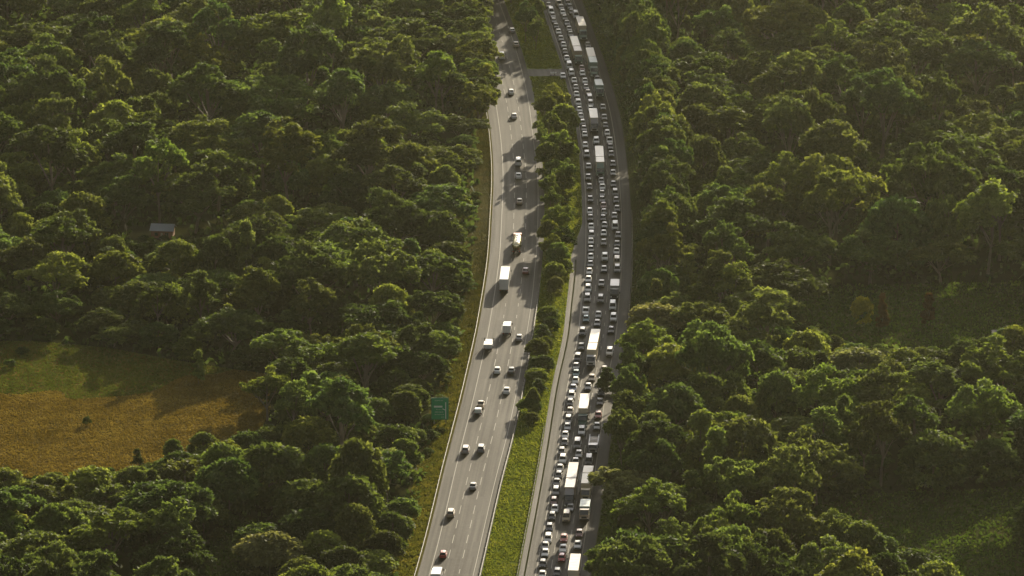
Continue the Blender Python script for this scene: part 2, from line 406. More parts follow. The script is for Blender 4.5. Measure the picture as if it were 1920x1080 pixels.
def noise2(x, y, s, seed=0):
    r = np.random.default_rng(seed); o = np.zeros_like(x)
    for i in range(7):
        a = r.uniform(0, 2 * np.pi); f = r.uniform(.5, 1.9) / s
        o += np.sin((x * np.cos(a) + y * np.sin(a)) * f * 6.28 + r.uniform(0, 6.28))
    return o / 3.2
def grass(name, P, h, wd, m, seed, ns=14.0, sx=1.0):
    t = np.clip(0.5 + 0.2 * noise2(P[:, 0] / sx, P[:, 1], ns, seed) + 0.16 * noise2(P[:, 0] / sx, P[:, 1], ns * .25, seed + 50) + rg.normal(0, .16, len(P)), 0, 1)
    return tag(link(name, quads(name, blades(P, h, wd, seed), m, t)), kind='stuff')
P = scatter_strip(lambda y: LRIGHT(y) + .3, lambda y: jl_conc(y) - .2, -280, 520, 7.0, 21)
P = P[(P[:, 1] < yc0 - 1) | (P[:, 1] > yc1 + 1)]
grass('median_grass', P, 0.26, 0.18, M['grass_green'], 21, 9.0)
P = scatter_strip(lambda y: LBAR(y) - 6.5, lambda y: LBAR(y) - .3, -280, 520, 5.0, 22)
grass('verge_grass', P, 0.45, 0.2, M['grass_verge'], 22, 7.0)
P = scatter_poly(PASTURE, 7.0, 23)
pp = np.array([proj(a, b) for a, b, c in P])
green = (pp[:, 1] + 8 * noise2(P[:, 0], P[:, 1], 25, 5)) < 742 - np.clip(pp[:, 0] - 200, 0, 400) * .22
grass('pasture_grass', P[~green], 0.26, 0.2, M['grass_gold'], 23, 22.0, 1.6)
grass('pasture_green_grass', P[green], 0.24, 0.2, M['grass_deep_green'], 24, 16.0)
grass('clearing_grass', np.concatenate([scatter_poly(CLEAR, 1.2, 25), scatter_poly(CLEAR2, 1.2, 26), scatter_poly(GLADE, 1.2, 27)]), 0.5, 0.35, M['grass_deep_green'], 25, 12.0)
P = scatter_strip(lambda y: JRIGHT(y) + .4, lambda y: JRIGHT(y) + 4.5, -280, 520, 2.0, 28)
grass('roadside_grass', P, 0.5, 0.3, M['grass_deep_green'], 28, 7.0)

# ------------------------------------------------------------------ trees
def clump_leaves(r, c, rad, n, size, droop=0.2):
    """n leaf sprays on the upper shell of a clump"""
    d = r.normal(0, 1, (n, 3)); d[:, 2] = np.abs(d[:, 2]) * 1.0 - 0.35
    d /= np.linalg.norm(d, axis=1)[:, None]
    rr = rad * (0.5 + 0.62 * r.random(n))[:, None]
    pos = c + d * rr * np.array([1, 1, .72])
    # drooping sprays: long axis hangs outward and down
    ax = d * .7 + np.array([0, 0, -.55]) + r.normal(0, .5, (n, 3)); ax /= np.linalg.norm(ax, axis=1)[:, None]
    a = np.cross(ax, r.normal(0, 1, (n, 3))); a /= np.linalg.norm(a, axis=1)[:, None] + 1e-9
    s = (size * r.uniform(.6, 1.35, n))[:, None]; w_ = s * r.uniform(.4, .75, n)[:, None]
    p0 = pos - ax * s * .9; p1 = pos + ax * s * 1.1
    return np.stack([p0 - a * w_ * .7, p0 + a * w_ * .7, p1 + a * w_, p1 - a * w_], 1)
def make_tree(seed, kind):
    """returns (crown quads, tints, trunk MB), sizes in metres, base at the origin"""
    r = np.random.default_rng(seed); cl = []
    if kind == 'broad':        H, RX, base, n, lr, sz, per = 18.0, 7.6, 5.0, 105, 1.4, .40, 78
    elif kind == 'tall':       H, RX, base, n, lr, sz, per = 24.0, 6.2, 8.5, 92, 1.35, .40, 74
    elif kind == 'round':      H, RX, base, n, lr, sz, per = 10.0, 5.0, 0.5, 80, 1.2, .32, 75
    elif kind == 'feather':    H, RX, base, n, lr, sz, per = 13.0, 3.2, 1.5, 42, 1.05, .30, 95
    elif kind == 'shrub':      H, RX, base, n, lr, sz, per = 3.2, 2.2, 0.1, 16, .85, .24, 70
    hb = H - base
    tb = MB()
    forks = []
    if kind in ('broad', 'tall'):           # several lobes, each carried by its own limb
        nl = 6 if kind == 'broad' else 5
        for i in range(nl):
            an = 2 * math.pi * (i + r.uniform(-.3, .3)) / nl; rad = RX * (.55 + .2 * r.random()) * (0.35 if i == 0 else 1)
            zz = base + hb * (r.uniform(.3, .62) if i else .68)
            forks.append((np.array([rad * math.cos(an), rad * math.sin(an), zz]), RX * (r.uniform(.42, .62) if i else .66)))
    per_lobe = max(1, n // max(1, len(forks))) if forks else n
    if forks:
        for c, lr_ in forks:
            for k in range(per_lobe):
                d = r.normal(0, 1, 3); d[2] = abs(d[2]) - .3; d /= np.linalg.norm(d)
                cl.append((c + d * lr_ * np.array([1, 1, .85 if kind == 'broad' else 1.05]) * r.uniform(.6, 1.02), lr * r.uniform(.6, 1.2)))
    else:
        for k in range(n):
            t = r.random(); a = r.uniform(0, 2 * np.pi)
            if kind == 'feather': rad = RX * (1 - t) ** .7 * r.uniform(.5, 1); zz = base + hb * t * .95
            else:
                d = r.normal(0, 1, 3); d[2] = abs(d[2]) if r.random() < .8 else -abs(d[2]) * .6; d /= np.linalg.norm(d)
                rad = None
                p = np.array([d[0] * RX * .8, d[1] * RX * .8, base + hb * .42 + d[2] * hb * .5]) ; p[2] = max(p[2], lr * .5)
            if rad is not None: p = np.array([rad * math.cos(a), rad * math.sin(a), zz])
            cl.append((p, lr * r.uniform(.7, 1.25)))
    Q, T = [], []
    for c, rad in cl:
        m_ = int(per * (rad / lr) ** 1.6); Q.append(clump_leaves(r, c, rad, m_, sz)); T.append(np.clip(r.normal(.5, .16) + r.normal(0, .14, m_), 0, 1))
    Q = np.concatenate(Q); T = np.concatenate(T)
    k = Q[:, :, 2].min(1) > 0.02; Q = Q[k]; T = T[k]
    tr = {'broad': .42, 'tall': .4, 'round': .22, 'feather': .16, 'shrub': .06}[kind]
    top = base + hb * (.5 if kind in ('broad', 'tall') else .8)
    bend = r.normal(0, .5, 2) * (H / 20)
    pts = [(0, 0, -.1), (bend[0] * .4, bend[1] * .4, base * .5 + .2), (bend[0], bend[1], base + .3), (bend[0] * .7, bend[1] * .7, top)]
    for i in range(3): tb.bar(pts[i], pts[i + 1], tr * (1 - i * .22), 7, tr * (1 - (i + 1) * .22))
    for c, lr_ in forks:
        st = (bend[0], bend[1], base * r.uniform(.75, 1.05)); md = (c[0] * .55 + bend[0] * .3, c[1] * .55 + bend[1] * .3, base + (c[2] - base) * .5)
        tb.bar(st, md, tr * .5, 6, tr * .33); tb.bar(md, tuple(c), tr * .33, 5, tr * .12)
        for q in range(3):
            e = c + r.normal(0, .32, 3) * lr_; tb.bar(md, tuple(e), tr * .2, 4, tr * .06)
    if not forks:
        for q in range(6):
            c = cl[int(r.integers(len(cl)))][0]; tb.bar((bend[0] * .8, bend[1] * .8, max(.2, c[2] * .6)), tuple(c), tr * .4, 4, tr * .1)
    return Q, T, tb
SIZE = {'broad': (19.5, 19.5), 'tall': (25.0, 16.0), 'round': (10.0, 11.0), 'feather': (13.0, 7.5), 'shrub': (3.2, 5.2)}    # height, crown width
NVAR = {'broad': 6, 'tall': 5, 'round': 5, 'feather': 3, 'shrub': 3}
VARS = {}
for kd, nv in NVAR.items():
    VARS[kd] = []
    for i in range(nv):
        Q, T, tb = make_tree(1000 + 37 * i + len(kd) * 7, kd)
        VARS[kd].append((Q, T, tb.mesh('trunk', M['bark']), tb))
CROWN = {}
def crown_mesh(kd, i, leaf):
    k = (kd, i, leaf)
    if k not in CROWN:
        Q, T, _, _ = VARS[kd][i]; CROWN[k] = quads('crown', Q, M['leaf_' + leaf], T)
    return CROWN[k]
TREES = []                                  # (x, y, h_scale, w_scale, rot, kind, variant, leaf, name, label, cat, group)
def plant(x, y, hs, ws, kd, leaf, info=None, var=None):
    TREES.append((x, y, hs, ws, rnd.uniform(0, 6.28), kd, rnd.randrange(NVAR[kd]) if var is None else var, leaf, info))
def plant_px(cx, top, wpx, h, kd, leaf='olive', info=None):
    """a tree whose crown top shows at (cx, top), wpx wide in the photo and h metres tall"""
    p = at(cx, top, h * .97); H, W_ = SIZE[kd]
    ws = wpx * mpp(proj(p[0], p[1])[1]) / W_
    plant(p[0], p[1], h / H, ws, kd, leaf, info)

NOTABLE = [
 # cx, top, width px, height m, kind, leaf, label, name
 (1212, 598, 122, 19, 'broad', 'fresh', 'broad yellow-green eucalypt overhanging the jam just below its right-hand guardrail end'),
 (1228, 571, 115, 11, 'round', 'pale', 'pale blossoming tree just above the broad eucalypt beside the jam'),
 (1312, 565, 60, 10, 'round', 'fresh', 'small rounded bright green tree right of the pale blossoming tree'),
 (1440, 533, 125, 25, 'tall', 'olive', 'tall sprawling eucalypt at the lower edge of the dark shaded hollow'),
 (1312, 698, 155, 19, 'broad', 'olive', 'flat-topped olive eucalypt with bare limbs showing in the right-hand forest'),
 (1190, 722, 85, 13, 'round', 'dark', 'dark rounded tree pressing against the right lane of the jam beside the long white trailer'),
 (1188, 640, 80, 18, 'broad', 'olive', 'tree close to the right lane just below the broad yellow-green eucalypt'),
 (1180, 682, 76, 18, 'broad', 'dark', 'second tree down from the broad yellow-green eucalypt along the right lane'),
 (1174, 726, 80, 18, 'tall', 'olive', 'third tree down from the broad yellow-green eucalypt along the right lane'),
 (1166, 762, 72, 17, 'broad', 'dark', 'dark tree along the right lane level with the flat-bed truck'),
 (1226, 765, 100, 21, 'tall', 'dark', 'tall dark tree behind the dark rounded tree beside the jam'),
 (1240, 822, 105, 20, 'broad', 'dark', 'deeply shaded tree right of the flat-bed truck'),
 (1205, 838, 84, 17, 'tall', 'olive', 'tall tree rising just above the grey-olive roadside tree'),
 (1138, 690, 46, 7, 'feather', 'olive', 'small wispy tree leaning over the right lane below the white four-wheel drive'),
 (1162, 872, 150, 15, 'broad', 'pale', 'grey-olive tree hanging over the right jam lane beside the cream truck'),
 (1150, 1012, 118, 12, 'broad', 'fresh', 'yellow-green tree at the bottom edge covering the nose of the white trailer'),
 (1262, 972, 110, 14, 'broad', 'olive', 'mid-sized leafy tree right of the grey-olive roadside tree near the bottom'),
 (1358, 976, 145, 19, 'broad', 'fresh', 'big domed bright-rimmed tree at the bottom edge right of the jam'),
 (1478, 834, 140, 22, 'broad', 'olive', 'large tufted eucalypt standing at the left end of the dark clearing'),
 (1372, 850, 130, 20, 'broad', 'olive', 'domed eucalypt left of the large tufted eucalypt by the clearing'),
 (1562, 955, 85, 14, 'broad', 'olive', 'slender tree with a bare dark trunk in front of the dark clearing'),
 (1545, 757, 100, 20, 'tall', 'olive', 'tall dome-crowned eucalypt above the large tufted eucalypt'),
 (1622, 776, 92, 17, 'broad', 'olive', 'round-crowned tree right of the tall dome-crowned eucalypt'),
 (1455, 684, 58, 17, 'tall', 'dark', 'narrow pointed tree in the right-hand forest, left of its pointed neighbour'),
 (1531, 683, 55, 17, 'tall', 'dark', 'narrow pointed tree in the right-hand forest, right of its pointed neighbour'),
 (1617, 556, 44, 8.5, 'round', 'yellow', 'small bright yellow tree at the foot of the dark hollow'),
 (1655, 552, 30, 11, 'feather', 'rust', 'rust-brown tree just right of the small bright yellow tree'),
 (1742, 550, 34, 10, 'feather', 'rust', 'brownish tree furthest right along the back of the small far clearing'),
 (62, 988, 190, 17, 'broad', 'olive', 'huge spreading tree in the bottom left corner'),
 (192, 952, 165, 13, 'broad', 'olive', 'low spreading tree with a dark underside beside the bottom left corner tree'),
 (612, 690, 160, 18, 'broad', 'olive', 'umbrella-shaped eucalypt with a pale forked trunk right of the pasture'),
 (548, 662, 95, 16, 'tall', 'olive', 'ragged eucalypt at the right-hand edge of the pasture'),
 (690, 600, 125, 21, 'broad', 'olive', 'large rounded eucalypt above the umbrella-shaped eucalypt'),
 (786, 598, 85, 17, 'tall', 'olive', 'upright eucalypt halfway between the umbrella-shaped tree and the guardrail'),
 (735, 560, 48, 9, 'round', 'fresh', 'neat round green tree left of the guardrail, level with the long white trailer shadow'),
 (640, 556, 60, 11, 'round', 'dark', 'dark domed tree left of the neat round green tree'),
 (372, 656, 30, 10, 'feather', 'olive', 'slim columnar tree standing alone on the shaded back of the pasture'),
 (324, 824, 40, 6, 'round', 'olive', 'small round tree with a light trunk on the lower edge of the golden pasture'),
 (380, 813, 62, 8, 'round', 'dark', 'squat dark dome-shaped tree on the lower edge of the golden pasture'),
 (257, 842, 28, 5, 'feather', 'dark', 'small ragged dark tree at the lower edge of the golden pasture'),
 (1040, 156, 55, 13, 'broad', 'fresh', 'first tall tree below the paved crossing in the median'),
 (1030, 205, 66, 14, 'broad', 'olive', 'second tree below the paved crossing in the median'),
 (1048, 238, 72, 14, 'broad', 'fresh', 'widest yellowish tree of the median below the paved crossing'),
 (1040, 300, 42, 8, 'round', 'dark', 'low dark tree in the median above the round bright one'),
 (1052, 345, 36, 7, 'feather', 'dark', 'thin dark tree in the median above the round bright one'),
 (1044, 385, 66, 12, 'broad', 'fresh', 'round bright green tree alone in the middle of the median'),
 (1046, 455, 48, 9, 'round', 'olive', 'median tree just below the round bright green one'),
 (1040, 492, 44, 7, 'round', 'olive', 'olive median tree beside the top of the bare concrete strip'),
 (1042, 520, 36, 5, 'round', 'pale', 'pale-leafed bush in the median beside the dark red car'),
 (1004, 30, 42, 12, 'broad', 'olive', 'tree in the median at the top edge above the grass and crossing'),
 (985, 0, 46, 15, 'broad', 'dark', 'dark tree at the top of the median beside the free-flowing road'),
 (1009, -4, 34, 13, 'tall', 'olive', 'tall tree at the very top beside the jammed median-side lane'),
]
MEDIAN_FILL = [(1022, 172, 46, 12), (1058, 200, 44, 11), (1022, 235, 44, 12), (1062, 262, 46, 11), (1028, 272, 50, 12), (1056, 300, 46, 11), (1030, 325, 44, 11),
               (1052, 325, 46, 10), (1034, 352, 42, 10), (1062, 385, 36, 8), (1030, 418, 48, 11), (1056, 425, 42, 9), (1036, 440, 40, 9), (1052, 488, 36, 6)]
BUSHES = [(1028, 575, 40, 5), (1032, 600, 44, 5.5), (1018, 606, 40, 5), (1024, 632, 46, 6), (1008, 640, 38, 5), (1016, 665, 44, 6), (1000, 668, 30, 4), (1006, 695, 44, 5.5),
          (1000, 725, 42, 6), (992, 748, 40, 5.5), (1010, 715, 30, 4), (998, 770, 36, 5)]
for e in NOTABLE:
    plant_px(e[0], e[1], e[2], e[3], e[4], e[5], ('tree', e[6], 'tree', None))
for i, (x, y, wp, h) in enumerate(MEDIAN_FILL):
    plant_px(x, y - 3, wp * (1.15, 1.4, 1.0, 1.3)[i % 4], h * (1.1, .9, 1.15)[i % 3], 'round' if i % 3 == 1 else 'broad', ('olive', 'fresh', 'dark')[i % 3], ('tree', 'leafy tree packed into the median belt between the two carriageways, below the paved crossing', 'tree', 'trees packed into the median belt'))
for i, (x, y, wp, h) in enumerate(BUSHES):
    plant_px(x, y + (0, -4, 3)[i % 3], wp * (1.2, .85, 1.05, .7, 1.3)[i % 5], h * (1.15, .8, 1.0, .7)[i % 4], ('round', 'round', 'feather', 'round')[i % 4], ('olive', 'dark', 'dark', 'fresh')[i % 4], ('bush', 'leafy low bush in the row along the median beside the boxy delivery truck' , 'bush', 'bushes in the median row'))
plant_px(163, 783, 18, 2.2, 'shrub', 'dark', ('bush', 'tiny dark bush alone in the middle of the golden pasture', 'bush', None))
for x, y in ((42, 652), (18, 676)):
    plant_px(x, y, 26, 2, 'shrub', 'dark', ('bush', 'low dark scrub bush on the green back of the pasture', 'bush', 'scrub on the green back of the pasture'))

# fill the forest; crowns keep their distance, and the forest is lower along the pasture
HOUSE_GAP = [(246, 428), (356, 422), (360, 446), (246, 450)]
POLYS = [PASTURE, CLEAR, CLEAR2, GLADE, HOUSE_GAP]
FRONTS = [([-60, 0, 60, 130, 240, 350, 430, 490, 515], [875, 884, 897, 893, 882, 850, 832, 803, 790]),
          ([1560, 1590, 1650, 1790, 1960], [965, 985, 1002, 1085, 1120]),
          ([1500, 1600, 1700, 1810, 1930], [602, 642, 657, 642, 602]), ([205, 420], [447, 447]), ([735, 872], [800, 808]), ([380, 500], [1125, 1090])]
def height_limit(px, py):
    h = 99.0
    for X_, Y_ in FRONTS:
        if X_[0] - 25 < px < X_[-1] + 25:
            e = float(np.interp(px, X_, Y_))
            if py > e: h = min(h, max(1.6, (py - e - 4) / 7.0))
    return h
def blocked(x, y):
    if LBAR(y) - 2.6 < x < JBAR(y) + 2.5: return True
    px, py = proj(x, y)
    return any(in_poly(px, py, p) for p in POLYS)
cells = {}
def near(x, y, rad):
    ci, cj = int(x // 24), int(y // 24)
    for i in (ci - 1, ci, ci + 1):
        for j in (cj - 1, cj, cj + 1):
            for a, b, r_ in cells.get((i, j), ()):
                if (a - x) ** 2 + (b - y) ** 2 < ((rad + r_) * .5) ** 2: return True
    return False
def occupy(x, y, rad): cells.setdefault((int(x // 24), int(y // 24)), []).append((x, y, rad))
for t in TREES: occupy(t[0], t[1], SIZE[t[5]][1] * t[3] * .62)
YB, YT = y_of(1330), y_of(-60) + 70
def height_factor(px, py, x, y):
    f = 1.0 + .26 * float(noise2(np.array([x]), np.array([y]), 120.0, 77)[0])
    if py < 712 and px < 640:                 # rises away from the pasture's back edge
        e = np.interp(px, [0, 200, 330, 500, 620], [640, 652, 676, 700, 712]); f *= np.clip(.42 + (e - py) / 230.0, .42, 1.0)
    if 1440 < px and 455 < py < 530: f = 1.4
    d = LBAR(y) - 4 - x
    if d > 0: f *= np.clip(.4 + d / 24.0, .4, 1)
    d = x - JBAR(y) - 2
    if 0 < d < 22 and py < 545: f = 1.22
    return f
for k, yy in enumerate(np.arange(y_of(235), YT, 7.0)):       # trees lean over the far left edge of the free-flowing road
    t_ = min(1.0, k / 24.0); yy += rnd.uniform(-2, 2); x = float(LBAR(yy)) - 2.2 + 2.0 * t_ + rnd.uniform(-1, .5)
    plant(x, float(yy), rnd.uniform(.55, .7) + .35 * t_, rnd.uniform(.6, .75) + .42 * t_, 'broad', rnd.choice(['olive', 'fresh', 'olive'])); occupy(x, float(yy), 9)
for yy in np.arange(y_of(14), YT + 20, 6.5):                 # mostly unseen median trees, added past the grass to shade the far road
    a_, b_ = float(LRIGHT(yy)) + 2, float(jl_edge(yy)) - 2; x = rnd.uniform(a_, max(a_ + .1, b_))
    plant(x, float(yy), rnd.uniform(.85, 1.1), rnd.uniform(.5, .62), 'broad', rnd.choice(['olive', 'dark'])); occupy(x, float(yy), 6)
for k, yy in enumerate(np.arange(y_of(548), YT + 70, 7.8)):       # a tall wall of trees keeps the far jam in shade
    x = float(JBAR(yy)) + rnd.uniform(7.5, 11); yy += rnd.uniform(-2, 2)
    kd = rnd.choice(['tall', 'tall', 'broad']); hs = (rnd.uniform(28, 33) if yy > y_of(195) else rnd.uniform(20.5, 26)) / SIZE[kd][0]
    plant(x, float(yy), hs, rnd.uniform(.78, .98), kd, rnd.choice(['olive', 'dark', 'fresh', 'olive'])); occupy(x, float(yy), 10)
    if yy > y_of(250): plant(float(JBAR(yy)) + rnd.uniform(6, 9), float(yy) + 3.5, rnd.uniform(1.1, 1.4), rnd.uniform(.75, 1.0), 'round', rnd.choice(['olive', 'dark']))
tries = 0
for pas in range(2):
    for _ in range(30000 if pas == 0 else 9000):
        y = rnd.uniform(YB, YT); hw = (1010 * mpp(540)) * (1 + (y) / 1900); x = rnd.uniform(-hw - 15, hw + 45)
        if blocked(x, y): continue
        px, py = proj(x, y)
        f = height_factor(px, py, x, y)
        u = rnd.random()
        if pas == 0: kd = 'broad' if u < .55 else 'tall' if u < .8 else 'round'
        else: kd = 'round' if u < .55 else 'feather' if u < .8 else 'shrub'
        if px < 820 and px > 380 and py > 900: kd = 'round' if u < .6 else 'broad'
        if f < .62 and kd == 'tall': kd = 'broad'
        hs = f * rnd.uniform(.82, 1.32); ws = hs ** .5 * rnd.uniform(.9, 1.55)
        lim = height_limit(px, py)
        if lim < SIZE[kd][0] * hs:
            if kd in ('broad', 'tall'): kd = 'round'; hs = rnd.uniform(.7, 1.1)
            if lim < 4 and pas == 1: kd = 'shrub'; hs = 1
            if lim < SIZE[kd][0] * hs: q = lim / SIZE[kd][0]; hs = q * rnd.uniform(.8, 1.0); ws = max(.3, min(1.0, q * 1.25))
            if hs < .22: continue
        if noise2(np.array([x]), np.array([y]), 55.0, 31)[0] < -1.05 and rnd.random() < .7: continue
        if kd in ('round',) and pas == 0: hs *= 1.25; ws *= 1.15
        cr = SIZE[kd][1] * ws * .5
        if LBAR(y) - (3.0 if pas == 0 else 1.8) - cr * .7 < x < JBAR(y) + 1.5 + cr * .85: continue
        rad = SIZE[kd][1] * ws * (.74 if pas == 0 else .6)
        if near(x, y, rad): continue
        occupy(x, y, rad)
        lf = rnd.choices(['olive', 'dark', 'fresh', 'pale', 'rust'], [.44, .32, .215, .025, 0])[0]
        plant(x, y, hs, ws, kd, lf)
# hold individuals: the notable ones and those that show largest; the rest is one forest
def zone(px, py):
    if px < 900:
        if py > 905: return 'below the golden pasture'
        if py > 690: return 'between the golden pasture and the left guardrail'
        if py > 480: return 'behind the pasture, left of the free-flowing road'
        return 'far up on the left of the free-flowing road'
    if py > 905: return 'along the bottom edge right of the jam' if px < 1560 else 'around the dark clearing'
    if py > 690: return 'right of the jam, level with its nearer half'
    return 'right of the jam, beside the dark hollow'
KW = {'broad': ('broad-crowned', 'tree'), 'tall': ('tall narrow-crowned', 'tree'), 'round': ('bushy low-crowned', 'tree'), 'feather': ('slim feathery', 'tree'), 'shrub': ('low', 'shrub')}
LW = {'olive': 'olive green', 'dark': 'dark green', 'fresh': 'yellow-green', 'pale': 'grey-green', 'rust': 'rusty brown', 'yellow': 'yellow'}
order = []
for i, t in enumerate(TREES):
    H, W_ = SIZE[t[5]]; px, pt = proj(t[0], t[1], H * t[2]); _, pb = proj(t[0], t[1])
    vis = -60 < px < 1980 and pt < 1075 and pb > 0
    order.append((0 if t[8] else 1 if vis else 2, -(W_ * t[3] * H * t[2]) * (.5 + pb / 1080.0) ** 3, i))
order.sort(); solo = {i for k, s, i in order[:330] if k < 2}
forest = []
for i, (x, y, hs, ws, rot, kd, va, leaf, info) in enumerate(TREES):
    if i not in solo: forest.append(i); continue
    nm, lab, cat, grp = info if info else ('tree', None, None, None)
    if kd == 'shrub': nm = 'bush'
    if lab is None:
        px, py = proj(x, y); z_ = zone(px, py); cat = KW[kd][1]
        lab = '%s %s %s %s' % (KW[kd][0], LW[leaf], cat, z_); grp = '%s %ss %s' % (LW[leaf], KW[kd][0], z_)
    o = empty(nm, (x, y, 0), rot); o.scale = (ws, ws, hs); tag(o, lab, cat, grp)
    link('trunk', VARS[kd][va][2], o); link('crown', crown_mesh(kd, va, leaf), o)
# forest: geometry nodes put whole trees on a cloud of points
src = []; scol = bpy.data.collections.new('forest_sources'); idx = {}
for kd in NVAR:
    for va in range(NVAR[kd]):
        for leaf in ('olive', 'dark', 'fresh'):
            Q, T, _, tb = VARS[kd][va]; n = len(Q)
            me = quads('forest_tree', Q, M['leaf_' + leaf], T)
            # add the trunk to the same source mesh
            V = np.zeros(len(me.vertices) * 3, np.float32); me.vertices.foreach_get('co', V)
            tv = np.array(tb.V, np.float32); nv0 = n * 4
            me2 = bpy.data.meshes.new('forest_tree')
            loops = list(range(nv0)); starts = list(range(0, nv0, 4)); mi = [0] * n
            for f in tb.F:
                starts.append(len(loops)); loops += [q + nv0 for q in f]; mi.append(1)
            me2.vertices.add(nv0 + len(tv)); me2.loops.add(len(loops)); me2.polygons.add(len(starts))
            me2.vertices.foreach_set('co', np.concatenate([V, tv.reshape(-1)]))
            me2.loops.foreach_set('vertex_index', np.array(loops, np.int32)); me2.polygons.foreach_set('loop_start', np.array(starts, np.int32))
            me2.materials.append(M['leaf_' + leaf]); me2.materials.append(M['bark']); me2.polygons.foreach_set('material_index', np.array(mi, np.int32))
            a = me2.attributes.new('tint', 'FLOAT', 'POINT'); a.data.foreach_set('value', np.concatenate([np.repeat(T, 4), np.zeros(len(tv))]).astype(np.float32))
            me2.update(calc_edges=True); bpy.data.meshes.remove(me)
            idx[(kd, va, leaf)] = len(src)
            so_ = bpy.data.objects.new('forest_source_%03d' % len(src), me2); scol.objects.link(so_); src.append(so_)
fm = bpy.data.meshes.new('forest'); fm.vertices.add(len(forest))
pos, sc_, ro, ix = [], [], [], []
for i in forest:
    x, y, hs, ws, rot, kd, va, leaf, info = TREES[i]
    pos += [x, y, 0]; sc_ += [ws, ws, hs]; ro.append(rot); ix.append(idx[(kd, va, leaf if leaf in ('olive', 'dark', 'fresh') else 'olive')])
fm.vertices.foreach_set('co', pos)
a = fm.attributes.new('tree_scale', 'FLOAT_VECTOR', 'POINT'); a.data.foreach_set('vector', sc_)
a = fm.attributes.new('tree_turn', 'FLOAT', 'POINT'); a.data.foreach_set('value', ro)
a = fm.attributes.new('tree_index', 'INT', 'POINT'); a.data.foreach_set('value', ix)
fo = tag(link('forest', fm), 'dense dark green eucalypt forest filling both sides of the highway', 'forest', None, 'stuff')
ng = bpy.data.node_groups.new('forest_scatter', 'GeometryNodeTree')
ng.interface.new_socket('Geometry', in_out='INPUT', socket_type='NodeSocketGeometry')
ng.interface.new_socket('Geometry', in_out='OUTPUT', socket_type='NodeSocketGeometry')
gi = ng.nodes.new('NodeGroupInput'); go = ng.nodes.new('NodeGroupOutput')
ip = ng.nodes.new('GeometryNodeInstanceOnPoints'); ci = ng.nodes.new('GeometryNodeCollectionInfo')
ci.inputs['Collection'].default_value = scol; ci.inputs['Separate Children'].default_value = True; ci.inputs['Reset Children'].default_value = True
def nattr(nm, dt):
    n = ng.nodes.new('GeometryNodeInputNamedAttribute'); n.data_type = dt; n.inputs['Name'].default_value = nm; return n.outputs['Attribute']
cb = ng.nodes.new('ShaderNodeCombineXYZ'); ng.links.new(nattr('tree_turn', 'FLOAT'), cb.inputs['Z'])
ng.links.new(gi.outputs[0], ip.inputs['Points']); ng.links.new(ci.outputs[0], ip.inputs['Instance'])
ip.inputs['Pick Instance'].default_value = True; ng.links.new(nattr('tree_index', 'INT'), ip.inputs['Instance Index'])
ng.links.new(cb.outputs[0], ip.inputs['Rotation']); ng.links.new(nattr('tree_scale', 'FLOAT_VECTOR'), ip.inputs['Scale'])
ng.links.new(ip.outputs[0], go.inputs[0])
md = fo.modifiers.new('scatter', 'NODES'); md.node_group = ng
print('TREES', len(TREES), 'forest', len(forest))
# undergrowth: low scrub on the forest floor
r = np.random.default_rng(5); n = 60000
x = r.uniform(-175, 190, n); y = r.uniform(YB, YT, n)
px = 960 + F_PX * x / ((y - CAM[1]) * cp + CAM[2] * sp)
k = ((x < LBAR(y) - 4) | (x > JBAR(y) + 2))
x, y = x[k], y[k]
P = np.stack([x, y, np.zeros(len(x))], 1)
pp = [proj(a, b) for a, b in zip(x, y)]
kk = np.array([not any(in_poly(u, v, q) for q in POLYS) for u, v in pp]); P = P[kk]
Q = blades(P, 1.1, 0.7, 6, .5)
tag(link('undergrowth', quads('undergrowth', Q, M['leaf_dark'], r.uniform(0, .8, len(Q)))), kind='stuff')


# ------------------------------------------------------------------ vehicles
def ring_lower(wb, w_, zb, zt, wt):
    zm = zb + (zt - zb) * .5
    h = [(wb, zb), (w_, zb + .12), (w_, zm), (w_ - .03, zt - .1), (wt, zt)]
    return [(-a, b) for a, b in h] + [(a, b) for a, b in reversed(h)]
CAR = {  # length, half width, lower hull stations (y, top z, inset), cabin (rear foot, rear roof, front roof, windscreen foot, roof z, sill z)
 's': (4.75, .91, [(-2.37, .62, .14), (-2.2, .74, .06), (-1.1, .96, .02), (.6, 1.0, .0), (1.75, 1.02, .03), (2.25, .98, .08), (2.37, .72, .14)], (1.75, .95, -.35, -1.1, 1.46, .98)),
 'h': (4.2, .88, [(-2.1, .62, .14), (-1.95, .76, .06), (-1.05, .98, .02), (.6, 1.02, 0), (1.9, 1.04, .04), (2.1, .8, .1)], (1.98, 1.5, -.3, -1.05, 1.5, 1.0)),
 'w': (4.75, .95, [(-2.37, .75, .14), (-2.25, .95, .06), (-1.2, 1.12, .02), (.6, 1.14, 0), (2.2, 1.14, .03), (2.37, .85, .1)], (2.28, 2.02, -.5, -1.15, 1.78, 1.12)),
 'v': (5.0, .98, [(-2.5, .8, .14), (-2.4, .98, .06), (-1.8, 1.15, .02), (.6, 1.2, 0), (2.4, 1.2, .02), (2.5, .9, .06)], (2.46, 2.38, -1.05, -1.85, 2.05, 1.18)),
 'u': (5.25, .94, [(-2.62, .75, .14), (-2.5, .95, .06), (-1.3, 1.1, .02), (.5, 1.12, 0), (2.5, 1.1, .02), (2.62, .9, .06)], (.75, .62, -.45, -1.15, 1.78, 1.1)),
}
ROOFZ = {'s': 1.46, 'h': 1.5, 'w': 1.78, 'v': 2.05, 'u': 1.78}
CARMESH = {}
